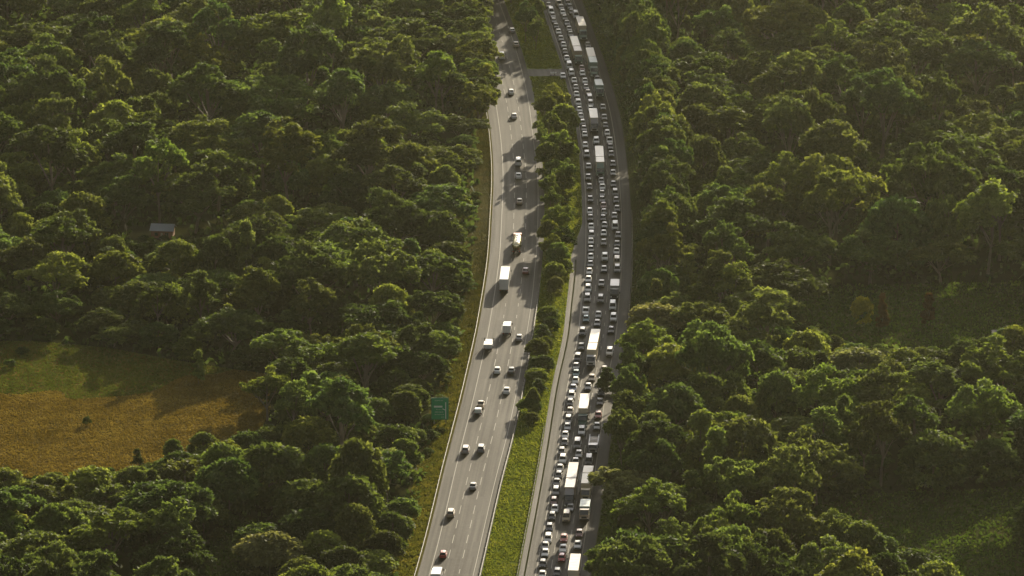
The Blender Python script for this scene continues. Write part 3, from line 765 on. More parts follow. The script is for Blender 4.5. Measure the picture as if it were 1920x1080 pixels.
def car_meshes(t, col):
    """body (paint), windows, wheels, lamps: front of the car looks along -Y"""
    k = (t, col)
    if k in CARMESH: return CARMESH[k]
    Ln, hw, st, (rf, rr, fr, wf, zr, zs) = CAR[t]
    b = MB(); b.loft([[(x, y, z) for x, z in ring_lower(hw - .12 - ins, hw - ins, .25, zt, hw - .1 - ins)] for y, zt, ins in st])
    wr = hw - .26                                                     # roof half width
    # roof skin: three strips, gently crowned
    ys = [rr + .05, (rr + fr) / 2, fr - .05]; crown = [0, .05, 0]
    b.loft([[(-wr, y, zr - .07 + c), (-wr + .05, y, zr - .01 + c), (0, y, zr + .02 + c), (wr - .05, y, zr - .01 + c), (wr, y, zr - .07 + c), (0, y, zr - .08)] for y, c in zip(ys, crown)])
    for sx in (-1, 1):                                                # pillars
        b.bar((sx * (hw - .11), wf, zs - .02), (sx * wr, fr, zr - .04), .045, 5)
        b.bar((sx * (hw - .11), rf, zs - .02), (sx * wr, rr, zr - .04), .07, 5)
        b.bar((sx * (hw - .08), (rf + wf) / 2, zs - .02), (sx * (wr + .015), (rr + fr) / 2, zr - .04), .04, 5)
    if t == 'u':                                                      # open tray behind the cab
        b.box((0, 2.55, 1.22), (1.7, .06, .34)); b.box((-.86, 1.7, 1.24), (.08, 1.75, .36)); b.box((.86, 1.7, 1.24), (.08, 1.75, .36))
    if t in 'wv':
        for sx in (-1, 1): b.box((sx * (wr - .08), (rr + fr) / 2, zr + .06), (.05, (rr - fr) * .8, .05))
    body = b.mesh('body', M['p_' + col])
    g_ = MB(); g_.loft([[(-(hw - .13), wf, zs), ((hw - .13), wf, zs), ((hw - .13), rf, zs), (-(hw - .13), rf, zs)],
                        [(-wr + .03, fr, zr - .06), (wr - .03, fr, zr - .06), (wr - .03, rr, zr - .06), (-wr + .03, rr, zr - .06)]])
    win = g_.mesh('windows', M['glass'])
    wh = []
    for y in (-Ln * .29, Ln * .29):
        for sx in (-1, 1):
            q = MB(); x0 = sx * (hw - .2); x1 = sx * (hw + .01)
            q.bar((x0, y, .33), (x1, y, .33), .33, 12); q.cur = 1; q.bar((x1 - sx * .02, y, .33), (x1 + sx * .02, y, .33), .2, 10)
            wh.append(q.mesh('wheel', [M['tyre'], M['rim']]))
    hl = []; tl = []
    for sx in (-1, 1):
        q = MB(); q.box((sx * (hw - .28), -Ln / 2 + .07, st[0][1] + .03), (.32, .16, .13), .03); hl.append(q.mesh('headlight', M['lamp']))
        q = MB(); q.box((sx * (hw - .2), Ln / 2 - .03, st[-1][1] + .08), (.2, .1, .24 if t in 'hwv' else .14), .03); tl.append(q.mesh('tail_light', M['tail']))
    q = MB(); q.box((0, -Ln / 2 + .02, .5), (1.1, .1, .2)); q.box((0, -Ln / 2 - .005, .36), (1.4, .05, .12)); gr = q.mesh('grille', M['plastic'])
    q = MB(); q.box((-(hw + .08), wf + .25, zs + .06), (.2, .12, .14), .03); q.box(((hw + .08), wf + .25, zs + .06), (.2, .12, .14), .03); mi = q.mesh('mirrors', M['plastic'])
    CARMESH[k] = [('body', body), ('windows', win)] + [('wheel', m_) for m_ in wh] + [('headlight', m_) for m_ in hl] + [('tail_light', m_) for m_ in tl] + [('grille', gr), ('mirrors', mi)]
    return CARMESH[k]
PROTO = {}
NAME = {'s': ('sedan', 'car'), 'h': ('hatchback', 'car'), 'w': ('four_wheel_drive', 'car'), 'v': ('van', 'van'), 'u': ('utility_truck', 'ute')}
WORD = {'s': 'sedan', 'h': 'hatchback', 'w': 'four-wheel drive', 'v': 'van', 'u': 'ute'}
def heading(f, y): return -math.atan2(float(f(y + 6) - f(y - 6)), 12.0)
def put_car(px, py, t, col, f, away, label, group):
    x, y, _ = at(px, py, ROOFZ[t]); rz = heading(f, y) + (math.pi if away else 0)
    k = (t, col)
    if k not in PROTO:
        r_ = empty(NAME[t][0], (0, 0, 0)); PROTO[k] = r_
        for nm, me in car_meshes(t, col): link(nm, me, r_)
        o = r_
    else: o = dup(PROTO[k])
    off = (CAR[t][3][1] + CAR[t][3][2]) / 2                           # the roof centre sits on the traced point
    o.location = (x - math.sin(rz) * -off, y - math.cos(rz) * off, .065); o.rotation_euler = (0, 0, rz)
    tag(o, label, NAME[t][1], group); return o

# trucks: front looks along -Y, origin on the ground under the front bumper
def axle_wheels(root, ys, wd=1.18):
    for y in ys:
        for sx in (-1, 1):
            q = MB(); q.bar((sx * (wd - .35), y, .5), (sx * wd, y, .5), .5, 14); q.cur = 1; q.bar((sx * (wd - .01), y, .5), (sx * (wd + .02), y, .5), .28, 10)
            q.build('wheel', [M['tyre'], M['rim']], root)
def box_body(root, y0, ln, H, col, wd=1.24, ribs=True, roofcol=None):
    b = MB(); zf = 1.15
    b.box((0, y0 + ln / 2, (zf + H) / 2), (wd * 2 - .06, ln - .04, H - zf))
    for sx in (-1, 1):
        b.box((sx * (wd - .04), y0 + ln / 2, H - .04), (.1, ln, .12)); b.box((sx * (wd - .04), y0 + ln / 2, zf + .06), (.1, ln, .14))
        for yy in (y0 + .05, y0 + ln - .05): b.box((sx * (wd - .04), yy, (zf + H) / 2), (.1, .1, H - zf))
        if ribs:
            for yy in np.arange(y0 + .9, y0 + ln - .4, .9): b.box((sx * (wd - .02), yy, (zf + H) / 2), (.05, .06, H - zf - .3))
    body = b.build('trailer_box', M['p_' + col], root)
    q = MB(); q.box((0, y0 + ln / 2, H + .012), (wd * 2 - .22, ln - .16, .05))
    for yy in np.arange(y0 + 1.2, y0 + ln - .4, 1.2): q.box((0, yy, H + .045), (wd * 2 - .24, .05, .03))
    q.build('roof_panel', M['p_' + (roofcol or col)], root)
    q = MB()
    for sx in (-1, 1):
        q.box((sx * wd * .48, y0 + ln + .015, (zf + H) / 2), (wd * .9, .05, H - zf - .2)); q.bar((sx * .3, y0 + ln + .06, zf + .1), (sx * .3, y0 + ln + .06, H - .2), .03, 5)
    q.build('rear_doors', M['p_' + col], root)
    for sx in (-1, 1):
        q = MB(); q.box((sx * (wd - .2), y0 + ln + .03, zf - .12), (.35, .08, .16)); q.build('tail_light', M['tail'], root)
    q = MB(); q.box((0, y0 + ln / 2, zf - .18), (.9, ln - .3, .3))
    for sx in (-1, 1): q.box((sx * 1.1, y0 + ln * .45, .75), (.05, ln * .35, .45))
    q.build('chassis', M['chassis'], root)
def cab_part(root, col, bonnet, H, fair=None, wd=1.2):
    """returns the y at which the body may start"""
    b = MB(); y = 0.0
    if bonnet:
        b.loft([[(-.75, .05, .6), (.75, .05, .6), (.8, .05, 1.35), (-.8, .05, 1.35)], [(-.95, .5, .55), (.95, .5, .55), (.92, .5, 1.62), (-.92, .5, 1.62)], [(-1.1, 1.9, .55), (1.1, 1.9, .55), (1.05, 1.9, 1.8), (-1.05, 1.9, 1.8)]])
        for sx in (-1, 1): b.box((sx * 1.0, .95, .72), (.4, 1.3, .35), .08)
        y = 1.9
    c0, c1 = y, y + (2.3 if bonnet else 2.1)
    zc = min(H - .35, 3.0)
    b.loft([[(-wd, c0, .6), (wd, c0, .6), (wd, c0, 1.75), (-wd, c0, 1.75)], [(-wd, c0 + .05, .6), (wd, c0 + .05, .6), (wd, c0 + .05, 1.8), (-wd, c0 + .05, 1.8)]])
    b.loft([[(-wd, c0 + .02, 1.7), (wd, c0 + .02, 1.7), (wd, c1, 1.7), (-wd, c1, 1.7)], [(-wd, c0 + .02, .55), (wd, c0 + .02, .55), (wd, c1, .55), (-wd, c1, .55)]])
    b.box((0, (c0 + c1) / 2 + .2, zc), (wd * 2 - .1, c1 - c0 - .35, .16), .05)
    for sx in (-1, 1):
        b.bar((sx * (wd - .06), c0 + .06, 1.7), (sx * (wd - .12), c0 + .42, zc - .04), .07, 5); b.box((sx * (wd - .06), c1 - .35, (1.7 + zc) / 2), (.1, .7, zc - 1.7))
    b.box((0, c1 - .05, (1.7 + zc) / 2), (wd * 2 - .1, .1, zc - 1.7))
    b.build('cab', M['p_' + col], root)
    q = MB(); q.loft([[(-wd + .1, c0 + .1, 1.72), (wd - .1, c0 + .1, 1.72), (wd - .1, c1 - .75, 1.72), (-wd + .1, c1 - .75, 1.72)], [(-wd + .16, c0 + .44, zc - .1), (wd - .16, c0 + .44, zc - .1), (wd - .16, c1 - .75, zc - .1), (-wd + .16, c1 - .75, zc - .1)]])
    q.build('windscreen', M['glass'], root)
    if fair:
        q = MB(); q.loft([[(-wd + .15, c0 + .5, zc + .09), (wd - .15, c0 + .5, zc + .09), (wd - .15, c0 + .55, zc + .12), (-wd + .15, c0 + .55, zc + .12)], [(-wd + .1, c1 - .05, zc + .09), (wd - .1, c1 - .05, zc + .09), (wd - .1, c1 - .05, H - .05), (-wd + .1, c1 - .05, H - .05)]])
        q.build('roof_fairing', M['p_' + fair], root)
    for sx in (-1, 1):
        q = MB(); q.box((sx * .9, (.04 if bonnet else c0 - .02), .95), (.34, .1, .22), .03); q.build('headlight', M['lamp'], root)
        q = MB(); q.bar((sx * wd, c0 + .25, 2.4), (sx * (wd + .32), c0 + .15, 2.4), .025, 5); q.box((sx * (wd + .3), c0 + .15, 2.15), (.2, .1, .6), .03); q.build('mirror', M['plastic'], root)
        if bonnet:
            q = MB(); q.bar((sx * 1.12, c1 + .05, 1.0), (sx * 1.12, c1 + .05, 3.4), .08, 8); q.build('exhaust_stack', M['galv'], root)
            q = MB(); q.bar((sx * 1.0, c1 - .6, .75), (sx * 1.0, c1 + .9, .75), .32, 10); q.build('fuel_tank', M['galv'], root)
    q = MB(); q.box((0, -.03, .6), (2.3, .14, .34), .04); q.build('bumper', M['plastic' if not bonnet else 'galv'], root)
    q = MB(); q.box((0, .02 if bonnet else c0 - .01, 1.15), (1.3, .06, .5)); q.build('grille', M['plastic'], root)
    axle_wheels(root, [c0 + .2 if bonnet else c0 + 1.1]); return c1
def truck(name, label, roof_front, boxes, H, cab, bonnet=False, fair=None, cat='truck', f=None, away=False, rear=None, group=None, wd=1.24, roofcol=None):
    """roof_front: pixel of the middle of the body's front roof edge (or rear edge when it drives away); boxes: [(length, colour)]"""
    root = empty(name, (0, 0, 0)); y = cab_part(root, cab, bonnet, H, fair, min(1.2, wd))
    gap = .55 if len(boxes) or 1 else 0; y0 = y + (.9 if boxes[0][0] > 8 or len(boxes) > 1 else .25); start = y0
    for i, (ln, col) in enumerate(boxes):
        box_body(root, y0, ln, H, col, wd, roofcol=roofcol)
        if i == 0 and ln < 8.6 and len(boxes) == 1: axle_wheels(root, [y0 + ln * .62, y0 + ln * .62 + 1.25] if ln > 5 else [y0 + ln * .6])
        else: axle_wheels(root, [y0 + .9, y0 + 2.2] if i == 0 else [], 1.18); axle_wheels(root, [y0 + ln - 3.6, y0 + ln - 2.3, y0 + ln - 1.0] if ln > 9 else [y0 + ln - 1.6, y0 + ln - .3])
        y0 += ln + .55
    end = y0 - .55
    X, Y, _ = at(roof_front[0], roof_front[1], H); rz = heading(f, Y) + (math.pi if away else 0)
    off = end if away else start
    root.rotation_euler = (0, 0, rz); root.location = (X + math.sin(rz) * off, Y - math.cos(rz) * off, .065)
    tag(root, label, cat, group); return root
JM = lambda y: JA(y) + 5.3
T_GRP = 'heavy trucks in the jam'
truck('semi_trailer_truck', 'long pinkish-cream two-box truck with a bonneted charcoal cab, nearest truck of the middle jam lane', (1068, 914), [(7.6, 'beige'), (13.1, 'beige')], 4.25, 'charcoal', True, 'warm grey', f=JM, group=T_GRP)
truck('semi_trailer_truck', 'single white trailer pulled by a dark green bonneted cab in the middle jam lane', (1093.5, 766), [(13.7, 'offwhite')], 4.25, 'green', True, f=JM, group=T_GRP)
truck('semi_trailer_truck', 'white two-box truck with a flat pale grey cab in the middle jam lane', (1109, 656), [(6.9, 'offwhite'), (13.0, 'offwhite')], 4.25, 'pale grey', False, f=JM, group=T_GRP)
truck('semi_trailer_truck', 'ivory two-box truck with a pale green cab halfway up the middle jam lane', (1125.5, 304), [(6.3, 'offwhite'), (13.0, 'offwhite')], 4.25, 'sage', False, 'sage', f=JM, group=T_GRP)
truck('semi_trailer_truck', 'shorter ivory trailer with a grey front in the middle jam lane, above the pale-green-cab truck', (1114, 221), [(12.3, 'offwhite')], 4.25, 'warm grey', False, 'warm grey', f=JM, group=T_GRP)
truck('semi_trailer_truck', 'beige two-box truck farthest up the middle jam lane, above the paved crossing', (1084, 95.5), [(6.6, 'beige'), (14.0, 'cream')], 4.25, 'sage', False, f=JM, group=T_GRP)
truck('semi_trailer_truck', 'white trailer in the right jam lane with its nose under the bottom tree', (1074.5, 1070), [(13.0, 'offwhite')], 4.2, 'white', False, f=JM, group=T_GRP)
truck('box_truck', 'grey-topped truck with a beige cab in the right lane beside the grey-olive tree', (1096, 950), [(6.2, 'sage')], 3.3, 'beige', False, f=JM, group=T_GRP)
truck('truck_and_trailer', 'cream truck towing a shorter cream trailer in the right jam lane', (1098.5, 906.5), [(8.4, 'cream'), (6.1, 'cream')], 4.0, 'cream', False, f=JM, group=T_GRP)
truck('box_truck', 'grey box truck in the right jam lane between two white vans', (1152.3, 536), [(7.0, 'warm grey')], 3.6, 'grey', False, f=JM, group=T_GRP)
truck('box_truck', 'grey-green box truck in the right jam lane just below the paved crossing', (1124.3, 160), [(8.0, 'sage')], 3.8, 'sage', False, f=JM, group=T_GRP)
truck('semi_trailer_truck', 'truck with a white rear box and grey-green front box in the right jam lane', (1113, 117), [(8.2, 'sage'), (12.0, 'offwhite')], 4.2, 'sage', True, f=JM, group=T_GRP)
truck('semi_trailer_truck', 'white trailer with a green cab, topmost truck of the right jam lane', (1092.5, 48.5), [(13.8, 'offwhite')], 4.2, 'sage', True, f=JM, group=T_GRP)
# flat-bed truck with an open rack
def flatbed():
    root = empty('flatbed_truck', (0, 0, 0)); y = cab_part(root, 'warm grey', False, 2.9, None)
    q = MB(); q.box((0, y + 5.2, 1.12), (2.4, 9.8, .14)); q.build('deck', M['p_grey'], root)
    q = MB()
    for sx in (-1, 1):
        q.box((sx * 1.17, y + 5.2, 1.9), (.1, 9.8, .1)); q.box((sx * 1.17, y + 5.2, 1.3), (.08, 9.8, .3))
        for k in range(9): q.box((sx * 1.17, y + .4 + k * 1.2, 1.55), (.08, .08, .8))
    q.build('side_rack', M['p_pale grey'], root)
    q = MB()
    for k in range(8): q.box((0, y + .9 + k * 1.2, 1.27), (2.1, .28, .16))
    q.build('cross_bearers', M['p_beige'], root)
    q = MB(); q.box((0, y + 5.0, .9), (.9, 9.4, .25)); q.build('chassis', M['chassis'], root)
    axle_wheels(root, [y + 6.4, y + 7.7])
    X, Y, _ = at(1111.5, 833, 2.6); rz = heading(JM, Y); root.rotation_euler = (0, 0, rz); root.location = (X + math.sin(rz) * 1.2, Y - 1.2 * math.cos(rz), .065)
    tag(root, 'flat-bed truck with an open side rack in the right jam lane, beside the tree shadow', 'truck', T_GRP)
flatbed()
# the free-flowing road, driving away
LM = lambda y: (LA(y) + LB(y)) / 2
FG = 'vehicles on the free-flowing road'
truck('semi_trailer_truck', 'white trailer truck driving away in the left lane of the free-flowing road', (944.7, 524.2), [(13.7, 'white')], 4.2, 'white', False, 'white', f=LM, away=True, group=FG)
truck('box_truck', 'boxy white delivery truck on the free-flowing road, just ahead of the white tray truck', (949.7, 611.5), [(3.6, 'white')], 3.2, 'white', False, f=LM, away=True, group=FG, wd=1.08)
truck('box_truck', 'white box truck with a grey cab at the bottom edge of the free-flowing road', (816.5, 1077), [(4.6, 'white')], 3.2, 'warm grey', False, f=LM, away=True, group=FG, wd=1.15)
def tanker():
    root = empty('tanker_truck', (0, 0, 0)); y = cab_part(root, 'orange', False, 3.2, None)
    q = MB(); y0 = y + .9; ln = 11.2
    prof = [(0, .3), (.12, .8), (.4, 1.08), (ln - .4, 1.08), (ln - .12, .8), (ln, .3)]
    q.loft([[(rr_ * 1.12 * math.cos(2 * math.pi * i / 20), y0 + yy, 2.25 + rr_ * math.sin(2 * math.pi * i / 20)) for i in range(20)] for yy, rr_ in prof])
    q.build('tank', M['steel'], root, True)
    q = MB(); q.box((0, y0 + ln / 2, 3.36), (.5, ln - 1.4, .05))
    for k in range(4): q.bar((0, y0 + 1.8 + k * 2.6, 3.3), (0, y0 + 1.8 + k * 2.6, 3.5), .3, 10)
    q.build('walkway', M['p_grey'], root)
    q = MB(); q.box((0, y0 + ln / 2, 1.05), (1.0, ln, .3)); q.build('chassis', M['chassis'], root)
    axle_wheels(root, [y0 + .8, y0 + 2.1, y0 + ln - 3.4, y0 + ln - 2.1, y0 + ln - .8])
    for sx in (-1, 1):
        q = MB(); q.box((sx * .95, y0 + ln + .04, 1.0), (.35, .08, .2)); q.build('tail_light', M['tail'], root)
    X, Y, _ = at(968.5, 457, 3.3); rz = heading(LM, Y) + math.pi; off = y0 + ln - .3
    root.rotation_euler = (0, 0, rz); root.location = (X + math.sin(rz) * off, Y - math.cos(rz) * off, .065)
    tag(root, 'polished yellowish round tanker truck driving away above the white trailer truck', 'tanker', FG)
tanker()
def tray_truck():
    root = empty('tray_truck', (0, 0, 0)); y = cab_part(root, 'white', False, 2.4, None, .98)
    b = MB(); b.box((0, y + 2.1, 1.5), (2.3, 3.2, 1.1)); b.box((0, y + 2.1, 2.08), (2.36, 3.26, .08))
    for k in range(4): b.box((0, y + .7 + k * .95, 1.5), (2.36, .08, 1.0))
    b.build('tray_body', M['p_white'], root)
    q = MB(); q.box((0, y + 1.9, .8), (.8, 3.8, .25)); q.build('chassis', M['chassis'], root); axle_wheels(root, [y + 2.4], 1.05)
    for sx in (-1, 1):
        q = MB(); q.box((sx * .9, y + 3.73, .95), (.3, .06, .16)); q.build('tail_light', M['tail'], root)
    X, Y, _ = at(914.7, 646.5, 2.1); rz = heading(LM, Y) + math.pi; off = y + 3.7
    root.rotation_euler = (0, 0, rz); root.location = (X + math.sin(rz) * off, Y - math.cos(rz) * off, .065)
    tag(root, 'white tray truck driving away near the left edge line of the free-flowing road', 'truck', FG)
tray_truck()
def trailer():
    root = empty('towed_trailer', (0, 0, 0))
    b = MB(); b.loft([[(-.2, -1.5, .9), (.2, -1.5, .9), (.15, -1.5, 1.25), (-.15, -1.5, 1.25)], [(-.85, -.6, .6), (.85, -.6, .6), (.8, -.6, 1.6), (-.8, -.6, 1.6)], [(-.95, 1.4, .6), (.95, 1.4, .6), (.85, 1.4, 1.75), (-.85, 1.4, 1.75)], [(-.9, 1.7, .7), (.9, 1.7, .7), (.8, 1.7, 1.5), (-.8, 1.7, 1.5)]])
    b.build('covered_load', M['p_white'], root)
    q = MB(); q.box((0, .3, .5), (1.7, 2.8, .12)); q.bar((0, -1.1, .5), (0, -2.5, .5), .06, 6); q.build('frame', M['chassis'], root)
    for sx in (-1, 1):
        q = MB(); q.bar((sx * .8, .5, .3), (sx * 1.0, .5, .3), .3, 12); q.build('wheel', M['tyre'], root)
        q = MB(); q.box((sx * .75, 1.74, .6), (.22, .06, .14)); q.build('tail_light', M['tail'], root)
    X, Y, _ = at(896.8, 765.5, 1.6); rz = heading(LM, Y) + math.pi
    root.rotation_euler = (0, 0, rz); root.location = (X, Y, .065)
    tag(root, 'small trailer with a rounded white load towed behind the beige ute', 'trailer', FG)
trailer()
FREE = [(831, 1034, 'h', 'red', 'red hatchback with a bright roof, just ahead of the bottom white box truck'),
 (845, 956, 'w', 'beige', 'beige four-wheel drive on the left edge line above the red hatchback'), (887, 906, 's', 'silver', 'silver sedan alone in the middle lane, level with the cream truck across'),
 (873, 837, 'w', 'warm grey', 'grey four-wheel drive on the left of the side-by-side pair'), (902, 835, 'w', 'silver', 'silver four-wheel drive on the right of the side-by-side pair'),
 (901.5, 752, 'u', 'beige', 'beige ute towing the small trailer with a white load'), (950, 727, 's', 'white', 'white sedan in the right lane beside the median tree shadows'),
 (932.5, 689, 's', 'white', 'white sedan in the middle lane below the white tray truck'), (959, 689.5, 's', 'grey', 'grey sedan half in the median tree shadow, right of a white sedan'),
 (973.5, 628, 's', 'silver', 'silver sedan right of the boxy white delivery truck'), (985.5, 503, 's', 'maroon', 'dark red sedan in shade right of the white trailer truck'),
 (974, 373, 's', 'beige', 'beige sedan in shade above the tanker truck'), (972, 325, 's', 'white', 'white sedan just behind the bright white van in shade'),
 (972, 297, 'v', 'white', 'bright white van with a white sedan close behind it'), (964, 213, 's', 'white', 'white sedan alone beside the leading median trees'),
 (958.5, 168, 's', 'white', 'white sedan just below the level of the paved crossing'), (941, 99, 'v', 'white', 'white van half hidden by the left forest edge near the top'),
 (967.5, 79, 's', 'beige', 'beige sedan near the top, right of the half-hidden white van'), (960.5, 53, 's', 'silver', 'topmost silver sedan on the free-flowing road')]
for x, y, t, c, lab in FREE: put_car(x, y, t, c, LM, True, lab, FG)
JL = [(1017, 1071, 's', 'white'), (1018, 1050, 'h', 'charcoal'), (1022.5, 1030, 's', 'white'), (1022.5, 1017, 's', 'silver'), (1028, 1001, 'w', 'white'), (1030.5, 982, 'h', 'navy'), (1035.5, 961, 'h', 'charcoal'), (1040.5, 947.5, 's', 'white'),
 (1039, 933, 'h', 'maroon'), (1043, 913, 'w', 'silver'), (1044, 898, 's', 'black'), (1048, 884, 'h', 'charcoal'), (1050, 871.5, 's', 'silver'), (1055.5, 853, 'w', 'white'), (1053.5, 839.5, 'h', 'charcoal'), (1059, 823, 's', 'black'),
 (1060, 809.5, 's', 'white'), (1064.5, 794, 's', 'pale grey'), (1066, 779.5, 'w', 'silver'), (1069, 764.5, 's', 'beige'), (1069, 748.5, 'h', 'charcoal'), (1072, 734, 'w', 'white'), (1075, 721.5, 's', 'blue'), (1079.5, 707.5, 's', 'white'), (1080.5, 694, 's', 'teal'),
 (1080.5, 681, 's', 'silver'), (1083.5, 663, 'w', 'grey'), (1090.5, 644, 's', 'charcoal'), (1092.5, 615, 'w', 'charcoal'), (1099, 592, 's', 'teal'), (1098.5, 577, 'u', 'white'), (1101.5, 551.5, 'w', 'silver'), (1103, 534, 'w', 'white'), (1103.5, 518, 's', 'white'),
 (1105, 503.5, 's', 'white'), (1107, 489.5, 's', 'silver'), (1107.5, 476, 's', 'white'), (1108, 461.5, 's', 'silver'), (1108, 447, 's', 'white'), (1109, 433.5, 'w', 'silver'), (1108.5, 419.5, 's', 'white'), (1107, 403, 's', 'black'), (1106, 390.5, 'h', 'white'),
 (1106.5, 368, 's', 'charcoal'), (1105, 345, 's', 'black'), (1103, 327, 's', 'grey'), (1103.5, 307, 's', 'silver'), (1100, 283, 'w', 'silver'), (1097.5, 267, 's', 'white'), (1096.5, 247, 's', 'white'), (1095, 236, 's', 'warm grey'), (1092.5, 224.5, 'h', 'silver'),
 (1089, 212.5, 's', 'white'), (1086.5, 200.5, 's', 'white'), (1084, 186.5, 'w', 'white'), (1081, 172, 's', 'white'), (1079.5, 159, 's', 'silver'), (1076.5, 146, 's', 'white'), (1071.5, 130, 'w', 'white'), (1067, 116, 'v', 'white'), (1062.5, 104.5, 's', 'white'),
 (1059, 92, 's', 'grey'), (1056.5, 79.5, 's', 'white'), (1051.5, 67.5, 's', 'silver'), (1047, 55, 's', 'white'), (1042.5, 44, 's', 'grey'), (1038, 34, 's', 'grey'), (1036, 24.3, 's', 'silver'), (1033, 14, 'v', 'white'), (1028, 5, 's', 'beige')]
JMID = [(1045, 1066, 'h', 'charcoal'), (1053.5, 1039, 'h', 'red'), (1056, 1022, 's', 'white'), (1057.5, 1002.5, 's', 'red'), (1062.5, 958.5, 'v', 'cream'), (1069.5, 945.5, 's', 'silver'), (1079.5, 859.5, 's', 'silver'), (1085.5, 845, 's', 'silver'), (1083, 823, 'v', 'warm grey'),
 (1091, 800, 'w', 'white'), (1103, 719, 's', 'silver'), (1110, 702.5, 's', 'beige'), (1120, 600, 's', 'silver'), (1122, 584.5, 's', 'silver'), (1126.5, 553.5, 'w', 'grey'), (1128, 525.5, 's', 'silver'), (1132.5, 499, 's', 'silver'), (1134, 475, 'w', 'white'),
 (1132, 449, 's', 'grey'), (1132, 432, 's', 'white'), (1133.5, 417, 's', 'silver'), (1131, 403.5, 's', 'black'), (1132.5, 392, 's', 'grey'), (1131.5, 380, 's', 'maroon'), (1129, 368.5, 's', 'grey'), (1129, 357.5, 's', 'charcoal'), (1129.5, 345.5, 's', 'white'),
 (1127.5, 334, 's', 'silver'), (1126.5, 323, 's', 'black'), (1118, 257.5, 'w', 'white'), (1107.5, 199, 's', 'white'), (1107, 188, 'w', 'silver'), (1105.5, 178, 'v', 'silver'), (1102.5, 168.5, 's', 'beige'), (1098.5, 158.5, 's', 'silver'), (1096.5, 147, 's', 'white'),
 (1092, 133, 's', 'white'), (1091, 123, 's', 'maroon'), (1069.5, 59.5, 's', 'grey'), (1067, 49.5, 's', 'silver'), (1063, 38.5, 's', 'silver'), (1058.5, 28.5, 's', 'grey'), (1055, 18.5, 's', 'white'), (1052, 9, 's', 'silver'), (1047.5, -.5, 'v', 'cream')]
JR = [(1083.5, 1015, 's', 'white'), (1086.5, 993.5, 's', 'maroon'), (1104.5, 854, 'v', 'grey'), (1119.5, 793, 's', 'silver'), (1122, 772, 's', 'red'), (1125, 747.5, 's', 'charcoal'), (1127.5, 729.5, 's', 'charcoal'), (1128, 707.5, 's', 'white'), (1133.5, 687, 's', 'beige'),
 (1143.5, 652, 'w', 'white'), (1146, 613, 's', 'charcoal'), (1150.5, 588, 'w', 'white'), (1149, 565, 'v', 'white'), (1157.5, 497, 'w', 'silver'), (1157, 481.5, 'v', 'cream'), (1156, 466, 's', 'white'), (1157, 452, 's', 'black'), (1159, 435.5, 's', 'grey'),
 (1153.5, 416, 'v', 'white'), (1152, 399, 's', 'silver'), (1157, 386, 's', 'grey'), (1155.5, 370, 's', 'grey'), (1153.5, 355, 'w', 'grey'), (1150, 340, 's', 'charcoal'), (1149.5, 319, 's', 'silver'), (1149, 302, 's', 'grey'), (1146, 283.5, 's', 'grey'),
 (1144.5, 270, 's', 'grey'), (1143, 258, 'u', 'white'), (1138.5, 244, 'h', 'white'), (1135, 230, 's', 'grey'), (1133, 215, 's', 'silver'), (1130.5, 196, 's', 'silver'), (1119.8, 143, 's', 'grey'), (1102, 79.5, 's', 'grey'), (1079.5, 21, 'v', 'white'), (1071.5, 17.5, 's', 'charcoal'), (1068.5, 8, 's', 'grey'), (1064, -1.5, 'v', 'pale grey')]
# landmarks by row of the photo: cars are told by the truck they stand level with or nearest to
MARKS = [(1055, 'the white trailer under the bottom tree'), (985, 'the grey-topped truck'), (905, 'the charcoal-cab truck'), (815, 'the flat-bed truck'), (765, 'the green-cab trailer'), (640, 'the pale-grey-cab truck'), (528, 'the grey box truck'),
         (300, 'the two-box pale-green-cab truck'), (215, 'the shorter ivory trailer'), (160, 'the grey-green box truck'), (90, 'the beige two-box truck'), (40, 'the topmost white trailer')]
ORD = ['', 'first', 'second', 'third', 'fourth', 'fifth', 'sixth', 'seventh', 'eighth', 'ninth', 'tenth', 'eleventh', 'twelfth', 'thirteenth', 'fourteenth', 'fifteenth', 'sixteenth']
for lane, cars in (('median-side', JL), ('middle', JMID), ('right', JR)):
    seen = {}
    for x, y, t, c in cars:
        my, mk = min(MARKS, key=lambda m_: abs(m_[0] - y)); side = 'below' if y > my else 'above'
        seen.setdefault((mk, side), []).append((abs(y - my), x, y, t, c))
    for (mk, side), lst in seen.items():
        lst.sort()
        for n_, (d, x, y, t, c) in enumerate(lst):
            lab = '%s %s, %s car %s %s level of %s' % (c, WORD[t], lane, ORD[n_ + 1], side, mk)
            lab = '%s %s in the %s lane, %s %s %s' % (c, WORD[t], lane, ORD[n_ + 1], side, mk)
            put_car(x, y, t, c, JM, False, lab, 'vehicles queuing in the %s jam lane' % lane)
put_car(1055.5, 137.5, 's', 'white', JM, False, 'white sedan stopped on the jam shoulder beside the paved crossing', 'vehicles beside the paved crossing')

